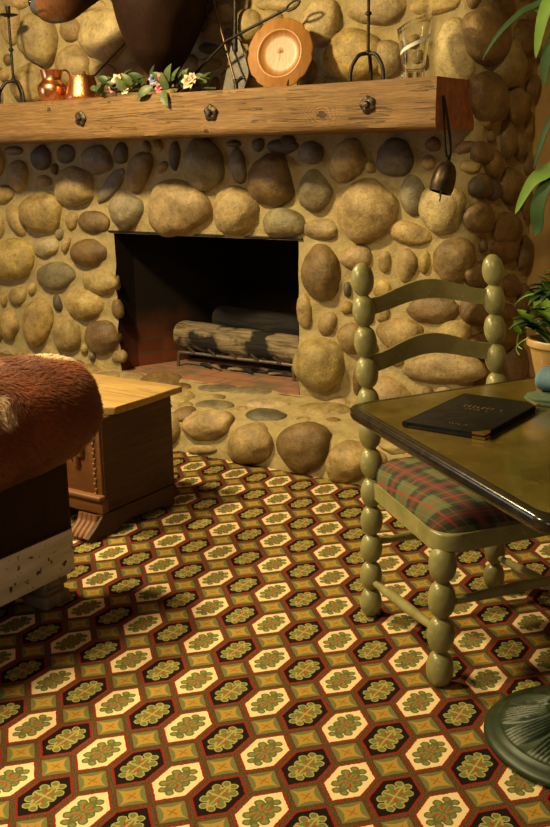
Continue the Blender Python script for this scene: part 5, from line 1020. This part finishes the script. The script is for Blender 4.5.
stretcher(BL, FL, .108, .142); stretcher(BR, FR, .108, .142); stretcher(FL, FR, .220, .220); stretcher(BL, BR, .222, .222)

# ------------------------------------------------------------------ pedestal table
n = NT('olive_lacquered_top'); co = n.coord(); f = n.noise(co, 7, 5, .6, .5); f2 = n.noise(co, 45, 4, .7)
TOP = n.out(n.mix(n.M('MULTIPLY', n.M('GREATER_THAN', f2, .62), .35), n.ramp(f, [(.34, (.080, .058, .010)), (.66, (.145, .108, .022))]), (.22, .17, .06)),   .18, **{'Coat Weight': .5, 'Coat Roughness': .12})
n = NT('worn_dark_edge'); co = n.coord(); f = n.noise(co, 30, 5, .65); n.bump(f, .15, .003)
EDGE = n.out(n.ramp(f, [(.35, (.03, .028, .022)), (.7, (.075, .066, .044))]), .18, .6)
e1 = Vector((.79, -.613)); e2 = Vector((.49, .872)); TS = .40; TC = Vector((-1.088, 1.925))+e1*TS+e2*TS
tb = thing('pedestal_table', 'square olive-brown lacquered pedestal table with a worn rounded edge and dark green cast base', 'table', (TC.x, TC.y, 0))
def tsq(h, r): return round_poly([(TC-e1*h-e2*h)[:], (TC+e1*h-e2*h)[:], (TC+e1*h+e2*h)[:], (TC-e1*h+e2*h)[:]], r, 10)
bm = bmesh.new(); prism(bm, tsq(TS-.014, .03), .712, .7405); obj('tabletop', bm, TOP, tb)
bm = bmesh.new(); rows = []
for (ins, z) in ((.018, .7410), (.010, .7412), (.004, .7390), (.0005, .734), (.0, .728), (.0005, .720), (.004, .713), (.010, .710), (.06, .710)):
    rows.append([bm.verts.new((x, y, z)) for x, y in tsq(TS-ins, .045)])
for i in range(len(rows)-1):
    k_ = len(rows[i])
    for k in range(k_): bm.faces.new((rows[i][k], rows[i+1][k], rows[i+1][(k+1) % k_], rows[i][(k+1) % k_]))
bmesh.ops.recalc_face_normals(bm, faces=bm.faces); obj('edge_band', bm, EDGE, tb)
n = NT('green_cast_iron'); co = n.coord(); f = n.noise(co, 35, 4); n.bump(f, .12, .003)
CAST = n.out(n.ramp(f, [(.3, (.007, .017, .006)), (.7, (.019, .037, .013))]), .46, .15)
def relief(i, r, z, a):
    t = (r-.070)/.099
    if 0 < t < 1:
        a2 = a+.25*t
        leafw = abs(math.cos(a2*6))                       # twelve broad leaves
        edge = max(0, min(1, (leafw-.18-.25*t*t)*5))
        rib = abs(math.sin(a2*36+2.2*math.sin(a2*12)*(t-.2)))
        h = (.0030+.0065*rib)*edge*math.sin(PI*min(1, t*1.02))**.45
        return r, z+h
    return r, z
bm = bmesh.new(); lathe(bm, [(.188, .001), (.200, .003), (.204, .010), (.203, .016), (.197, .021), (.186, .025), (.176, .028), (.173, .032), (.171, .033)]+[(.169-.099*q/24, .033+.042*(q/24)**1.1) for q in range(25)]+[(.068, .078), (.066, .083), (.062, .080), (.059, .080), (.057, .087), (.053, .084)]+[(.052, .092), (.050, .099), (.044, .108), (.047, .116), (.043, .124), (.036, .13)], T(-.545, 2.046, 0) @ Matrix.Scale(1.06, 4), 420, relief); obj('cast_base', bm, CAST, tb)
bm = bmesh.new(); lathe(bm, [(.036, .128), (.034, .15), (.030, .30), (.033, .45), (.040, .47), (.040, .49), (.030, .51), (.030, .66), (.045, .69), (.09, .700), (.11, .711)], T(-.547, 2.050, 0), 40); obj('column', bm, CAST, tb)

# menu
TZ = .7412
mn = thing('menu_folder', 'closed black leather menu folder with brass corners lying on the table', 'menu', (-.795, 1.96, TZ))
A, B, C_, E_ = Vector((-.878, 1.812)), Vector((-.876, 2.122)), Vector((-.695, 2.072)), Vector((-.710, 1.803))
mc = (A+B+C_+E_)/4; ux = Vector((.999, -.04)).normalized(); uy = Vector((-.04*-1, .999)).normalized(); MW, ML = .088, .142
def mq(u, v, z): p = mc+ux*u+uy*v; return (p.x, p.y, z)
def slab(bm, u0, u1, v0, v1, z0, z1, r=.004):
    ol = [mc+ux*u+uy*v for u, v in ((u0, v0), (u1, v0), (u1, v1), (u0, v1))]
    prism(bm, round_poly([q[:] for q in ol], r, 4), z0, z1, min(.001, (z1-z0)*.35), 2)
bm = bmesh.new(); slab(bm, -MW, MW, -ML, ML, TZ+.0005, TZ+.0045); obj('back_cover', bm, LEATHER, mn)
bm = bmesh.new(); slab(bm, -MW+.003, MW-.004, -ML+.004, ML-.004, TZ+.0045, TZ+.0095); obj('pages', bm, plain('dark_page_edges', (.05, .045, .05), .6), mn)
bm = bmesh.new(); slab(bm, -MW, MW, -ML, ML, TZ+.0095, TZ+.0135); obj('front_cover', bm, LEATHER, mn)
bm = bmesh.new(); tube(bm, [mq(-MW, -ML, TZ+.007), mq(-MW, ML, TZ+.007)], .0068, 12); obj('spine', bm, LEATHER, mn)
GOLD = plain('brass_corner', (.75, .52, .18), .25, 1.0, .1, 60, 0)
for v in (-ML, ML):
    for z0, z1 in ((TZ+.0003, TZ+.0050), (TZ+.0092, TZ+.0142)):
        s = 1 if v > 0 else -1
        bm = bmesh.new(); a3 = [mc+ux*(MW+.0008)+uy*(v+s*.0008), mc+ux*(MW-.026)+uy*(v+s*.0008), mc+ux*(MW+.0008)+uy*(v-s*.026)]
        if s > 0: a3 = [a3[0], a3[1], a3[2]]
        prism(bm, [q[:] for q in a3], z0, z1); bmesh.ops.recalc_face_normals(bm, faces=bm.faces); obj('brass_corner', bm, GOLD, mn, False)
bm = bmesh.new(); rg = random.Random(2)
def glyphs(u0, v0, n_, h, gap):
    for k in range(n_):
        u = u0+gap*k; w = gap*.34
        kind = rg.choice((0, 1, 2))
        if k == n_-2: continue
        box(bm, mq(u, v0, TZ+.0137), (w*.35, h, .0005))
        if kind != 1: box(bm, mq(u+w*.5, v0+h*.42, TZ+.0137), (w, h*.16, .0005))
        if kind != 2: box(bm, mq(u+w*.5, v0-h*.42, TZ+.0137), (w, h*.16, .0005))
glyphs(-.040, .040, 9, .013, .0105); glyphs(-.028, .018, 6, .006, .0095); glyphs(-.005, -.105, 6, .006, .007)
obj('gilt_lettering', bm, plain('rubbed_gilt', (.42, .30, .10), .4, .6, .4, 300, 0), mn, False)

# napkins
TEAL = plain('teal_cloth', (.075, .115, .06), .9, 0, .15, 60, .3); BLUE = plain('blue_cloth', (.12, .21, .27), .9, 0, .12, 60, .3)
nk = thing('folded_napkin', 'flat folded grey-green cloth napkin on the table under the rolled blue one', 'napkin', (-.64, 2.2, TZ))
bm = bmesh.new()
for i, (g_, z) in enumerate(((0, TZ+.0005), (-.006, TZ+.0075))):
    pts = [(-.762+g_*-1, 2.170), (-.720, 2.118-g_), (-.50, 2.12), (-.50, 2.25), (-.70, 2.255)]
    prism(bm, round_poly(pts, .012, 5), z, z+.0065, .002, 2)
obj('cloth_fold', bm, TEAL, nk)
nr = thing('rolled_napkin', 'blue cloth napkin rolled up on top of the flat grey-green one', 'napkin', (-.64, 2.25, TZ+.014))
bm = bmesh.new()
cx_, cy_, z0 = -.742, 2.215, TZ+.0145
N, m = 26, 28
dirn = Vector((.92, -.10, 0)).normalized(); sidev = Vector((-dirn.y, dirn.x, 0)); rings = []
for i in range(N+1):
    t = i/N; ring = []
    c_ = Vector((cx_, cy_, z0))+dirn*(.17*t); env = min(1, .55+t*9)*1.0
    for k in range(m):
        a = 2*PI*k/m; rr = .030*env*(1+.06*noise.noise(Vector((t*4, math.cos(a)*2, math.sin(a)*2))))
        ring.append(bm.verts.new(c_+sidev*(rr*1.25*math.cos(a))+Vector((0, 0, .027*env+rr*.88*math.sin(a)+(.027-.027*env)))))
    rings.append(ring)
for i in range(N):
    for k in range(m): bm.faces.new((rings[i][k], rings[i][(k+1) % m], rings[i+1][(k+1) % m], rings[i+1][k]))
bm.faces.new(rings[0][::-1]); bm.faces.new(rings[-1]); obj('cloth_roll', bm, BLUE, nr)
bm = bmesh.new()
for k in range(3):
    pts = []
    for q in range(16):
        t = q/15; a = .35+.5*k+.05*math.sin(9*t); rr = .0312
        pts.append(Vector((cx_, cy_, z0+.027))+dirn*(.012+.15*t)+sidev*(rr*1.25*math.cos(a))+Vector((0, 0, rr*.88*math.sin(a))))
    tube(bm, pts, .0018, 6)
obj('cloth_edge', bm, BLUE, nr)

# potted plant on the table
POT = plain('buff_glazed_pot', (.50, .31, .10), .4, 0, .1, 20, .1); SOIL = plain('dark_soil', (.03, .02, .012), .95, 0, .4, 80, .5)
PLEAF = [plain('bright_leaf', (.15, .26, .03), .42, 0, .3, 18, .1), plain('deep_leaf', (.035, .085, .014), .42, 0, .3, 18, .1)]
pp = thing('potted_plant', 'bushy green plant in a small buff pot on the table behind the napkins', 'plant', (-.725, 2.33, TZ))
px_, py_ = -.725, 2.33
bm = bmesh.new(); lathe(bm, [(0, TZ+.0005), (.052, TZ+.0005), (.056, TZ+.004), (.076, TZ+.088), (.080, TZ+.098), (.085, TZ+.100), (.086, TZ+.112), (.083, TZ+.116), (.078, TZ+.114), (.074, TZ+.098), (.07, TZ+.092)], T(px_, py_, 0), 40); obj('pot', bm, POT, pp)
bm = bmesh.new(); lathe(bm, [(.073, TZ+.094), (.04, TZ+.1), (0, TZ+.101)], T(px_, py_, 0), 24); obj('soil', bm, SOIL, pp)
rg = random.Random(9); z0 = TZ+.10
for k in range(20):
    a = rg.uniform(0, 2*PI); R_ = rg.uniform(.05, .11); hh = rg.uniform(.03, .15)
    tip = Vector((px_+R_*math.cos(a), py_+R_*math.sin(a), z0+hh)); mid = Vector((px_+R_*.4*math.cos(a), py_+R_*.4*math.sin(a), z0+hh*.8+.02))
    bm = bmesh.new(); tube(bm, smooth_path([(px_+.02*math.cos(a), py_+.02*math.sin(a), z0-.005), mid, tip], 5), .0016, 5); obj('stem', bm, PLEAF[1], pp)
    for q in range(4):
        t = .35+.22*q; b = mid.lerp(tip, t); aa = a+rg.uniform(-1.2, 1.2); L = rg.uniform(.045, .085)
        if (b.x+math.cos(aa)*L) < -.845: aa = PI-aa
        bm = bmesh.new(); leaf(bm, b, b+Vector((math.cos(aa)*L, math.sin(aa)*L, rg.uniform(-.035, .04))), L*.48, (0, 0, 1), .14, .25, 6); obj('leaf', bm, PLEAF[0 if rg.random() < .38 else 1], pp)
for pts in ([(-.755, 2.32, z0), (-.80, 2.325, z0+.035), (-.835, 2.34, z0+.02), (-.843, 2.345, z0-.012), (-.825, 2.33, z0-.02)], [(-.755, 2.305, z0), (-.80, 2.30, z0+.012), (-.832, 2.31, z0-.012), (-.822, 2.305, z0-.03)]):
    bm = bmesh.new(); tube(bm, smooth_path(pts, 6), .0017, 6); obj('trailing_stem', bm, PLEAF[0], pp)
for b, tp in (((-.835, 2.34, z0+.015), (-.855, 2.35, z0+.045)), ((-.825, 2.335, z0+.02), (-.845, 2.325, z0+.05)), ((-.795, 2.325, z0+.03), (-.845, 2.335, z0+.075))):
    bm = bmesh.new(); leaf(bm, b, tp, .03, (0, -.3, 1), .15, .25, 6); obj('leaf', bm, PLEAF[0], pp)

# hanging plant at the upper right
hp = thing('hanging_plant', 'long-leaved green plant hanging at the upper right in front of the ochre wall', 'plant', (-.80, 2.92, 1.75))
HL = [plain('long_leaf_light', (.085, .165, .018), .6, 0, .3, 12, .1, **{'Specular IOR Level': .2}), plain('long_leaf_dark', (.016, .045, .007), .6, 0, .3, 12, .1, **{'Specular IOR Level': .2})]
hx, hy_, hz = -.80, 2.92, 1.75
bm = bmesh.new(); lathe(bm, [(0, hz-.0), (.09, hz), (.11, hz+.02), (.135, hz+.14), (.14, hz+.15), (.13, hz+.15), (.12, hz+.13), (0, hz+.12)], T(hx, hy_, 0), 36); obj('basket', bm, plain('woven_basket', (.16, .09, .035), .8, 0, .4, 60, .5), hp)
for k in range(3):
    a = 2*PI*k/3; bm = bmesh.new(); tube(bm, [(hx+.13*math.cos(a), hy_+.13*math.sin(a), hz+.145), (hx, hy_, 2.45)], .002, 6); obj('cord', bm, IRON, hp)
bm = bmesh.new(); tube(bm, [(hx, hy_, 2.44), (hx, hy_, CH-.002)], .003, 6); obj('hook', bm, IRON, hp)
def frond(pts, w, dark, up=(-.3, -.9, .2)):
    P = smooth_path(pts, 7); n = len(P); bm = bmesh.new(); up = Vector(up); rows = []
    for i, p in enumerate(P):
        t = i/(n-1); d = (P[min(n-1, i+1)]-P[max(0, i-1)]).normalized(); s = d.cross(up).normalized(); nn = s.cross(d)
        ww = w*.5*(math.sin(PI*min(1, t*.93+.07))**.7 if t < 1 else .02)
        rows.append([p-s*ww+nn*ww*.3, p, p+s*ww+nn*ww*.3])
    for off, fl_ in ((.001, 0), (-.001, 1)):
        V_ = [[bm.verts.new(q+up*off) for q in r] for r in rows]
        for i in range(n-1):
            for k in range(2):
                f_ = (V_[i][k], V_[i][k+1], V_[i+1][k+1], V_[i+1][k]); bm.faces.new(f_[::-1] if fl_ else f_)
    obj('leaf', bm, HL[1 if dark else 0], hp)
Y0 = 2.9
frond([(-.90, Y0, 1.90), (-1.00, Y0, 1.70), (-1.07, Y0-.01, 1.655), (-1.13, Y0-.02, 1.60), (-1.172, Y0-.03, 1.535)], .020, True)
frond([(-.88, Y0, 1.80), (-.97, Y0-.01, 1.665), (-1.03, Y0-.02, 1.655)], .022, True)
frond([(-.90, Y0, 1.80), (-.96, Y0-.02, 1.71), (-.995, Y0-.03, 1.64), (-1.015, Y0-.03, 1.53)], .050, False)
frond([(-.93, Y0, 1.66), (-.965, Y0-.03, 1.58), (-.985, Y0-.03, 1.51), (-.985, Y0-.03, 1.455)], .040, True)
frond([(-.90, Y0, 1.50), (-.945, Y0, 1.42), (-.985, Y0-.01, 1.33), (-1.010, Y0-.02, 1.23)], .024, True)
frond([(-.90, Y0, 1.30), (-.955, Y0-.01, 1.235), (-1.01, Y0-.02, 1.195), (-1.055, Y0-.03, 1.105)], .045, False)
frond([(-.92, Y0, 1.26), (-.965, Y0-.02, 1.19), (-.985, Y0-.03, 1.13), (-.985, Y0-.03, 1.07), (-.995, Y0-.03, 1.045)], .050, True)
for pts in ([(hx-.09, hy_, hz+.14), (-.93, Y0, 1.80), (-.91, Y0, 1.60), (-.90, Y0, 1.44), (-.88, Y0, 1.28), (-.90, Y0, 1.20)],):
    bm = bmesh.new(); tube(bm, smooth_path(pts, 6), .0035, 6); obj('vine', bm, HL[1], hp)
rg = random.Random(14)
for k in range(14):
    a = rg.uniform(-2.2, 1.6); L = rg.uniform(.25, .45)
    b = Vector((hx+.1*math.cos(a), hy_+.1*math.sin(a), hz+.14)); e_ = b+Vector((math.cos(a)*L*.6, math.sin(a)*L*.6, rg.uniform(-.25, .15)))
    if e_.x < -.93: continue
    frond([b, b.lerp(e_, .5)+Vector((0, 0, .07)), e_], .04, k % 2, (0, -.3, 1))

# ------------------------------------------------------------------ light
def area(name, loc, target, size, power, color, shape='DISK', sy=None):
    l = bpy.data.lights.new(name, 'AREA'); l.energy = power; l.color = color; l.shape = shape; l.size = size
    if sy: l.size_y = sy
    o = bpy.data.objects.new(name, l); COL.objects.link(o); o.location = loc
    o.rotation_euler = (Vector(target)-Vector(loc)).to_track_quat('-Z', 'Y').to_euler()
    o['kind'] = 'structure'
    return o
WARM = (1.0, .76, .37)
area('ceiling_lamp', (-3.1, 2.0, 2.55), (-2.8, 2.6, .6), .24, 108, WARM)
l2 = area('ceiling_lamp', (-2.55, .35, 2.62), (-1.7, 1.3, 0), .45, 50, WARM); l2.data.spread = math.radians(112)
sp_l = area('added_wall_spot', (-.55, 1.1, 2.60), (-1.05, 4.3, .9), .12, 3.2, WARM); sp_l.data.spread = math.radians(52)  # spot added to brighten the right wall, no known fitting
area('window_and_fill_light', (-5.15, 1.3, 1.35), (-1.0, 2.0, .9), 1.1, 15, (.62, .80, 1.0), 'RECTANGLE', 1.2)
area('window_and_fill_light', (-.4, -1.2, 1.5), (-1.4, 2.4, .6), 1.0, 9, (.80, .90, 1.0), 'RECTANGLE', 1.2)  # added cool fill from behind the camera, not a window
w = bpy.data.worlds.new('World'); SC.world = w; w.use_nodes = True
w.node_tree.nodes['Background'].inputs[0].default_value = (1.0, .78, .5, 1); w.node_tree.nodes['Background'].inputs[1].default_value = .02

# ------------------------------------------------------------------ camera
cam = bpy.data.cameras.new('camera'); co_ = bpy.data.objects.new('camera', cam); COL.objects.link(co_)
cam.lens = 1010/827*36; cam.sensor_width = 36; cam.sensor_fit = 'AUTO'; cam.clip_start = .02
yaw, pitch, roll = math.radians(33.54315), math.radians(14.6996), math.radians(-.98195)
Fh = Vector((-math.sin(yaw), math.cos(yaw), 0)); Rh = Vector((math.cos(yaw), math.sin(yaw), 0)); Uz = Vector((0, 0, 1))
fw = Fh*math.cos(pitch)-Uz*math.sin(pitch); up = Uz*math.cos(pitch)+Fh*math.sin(pitch)
c0, s0 = math.cos(roll), -math.sin(roll)
rt = Rh*c0-up*s0; u2 = Rh*s0+up*c0
M = Matrix(((rt.x, u2.x, -fw.x, 0), (rt.y, u2.y, -fw.y, 0), (rt.z, u2.z, -fw.z, 1.3), (0, 0, 0, 1)))
co_.matrix_world = M
SC.camera = co_
SC.view_settings.view_transform = 'Standard'; SC.view_settings.look = 'None'; SC.view_settings.gamma = 1.0
SC.view_settings.use_curve_mapping = False; SC.view_settings.exposure = 0.0
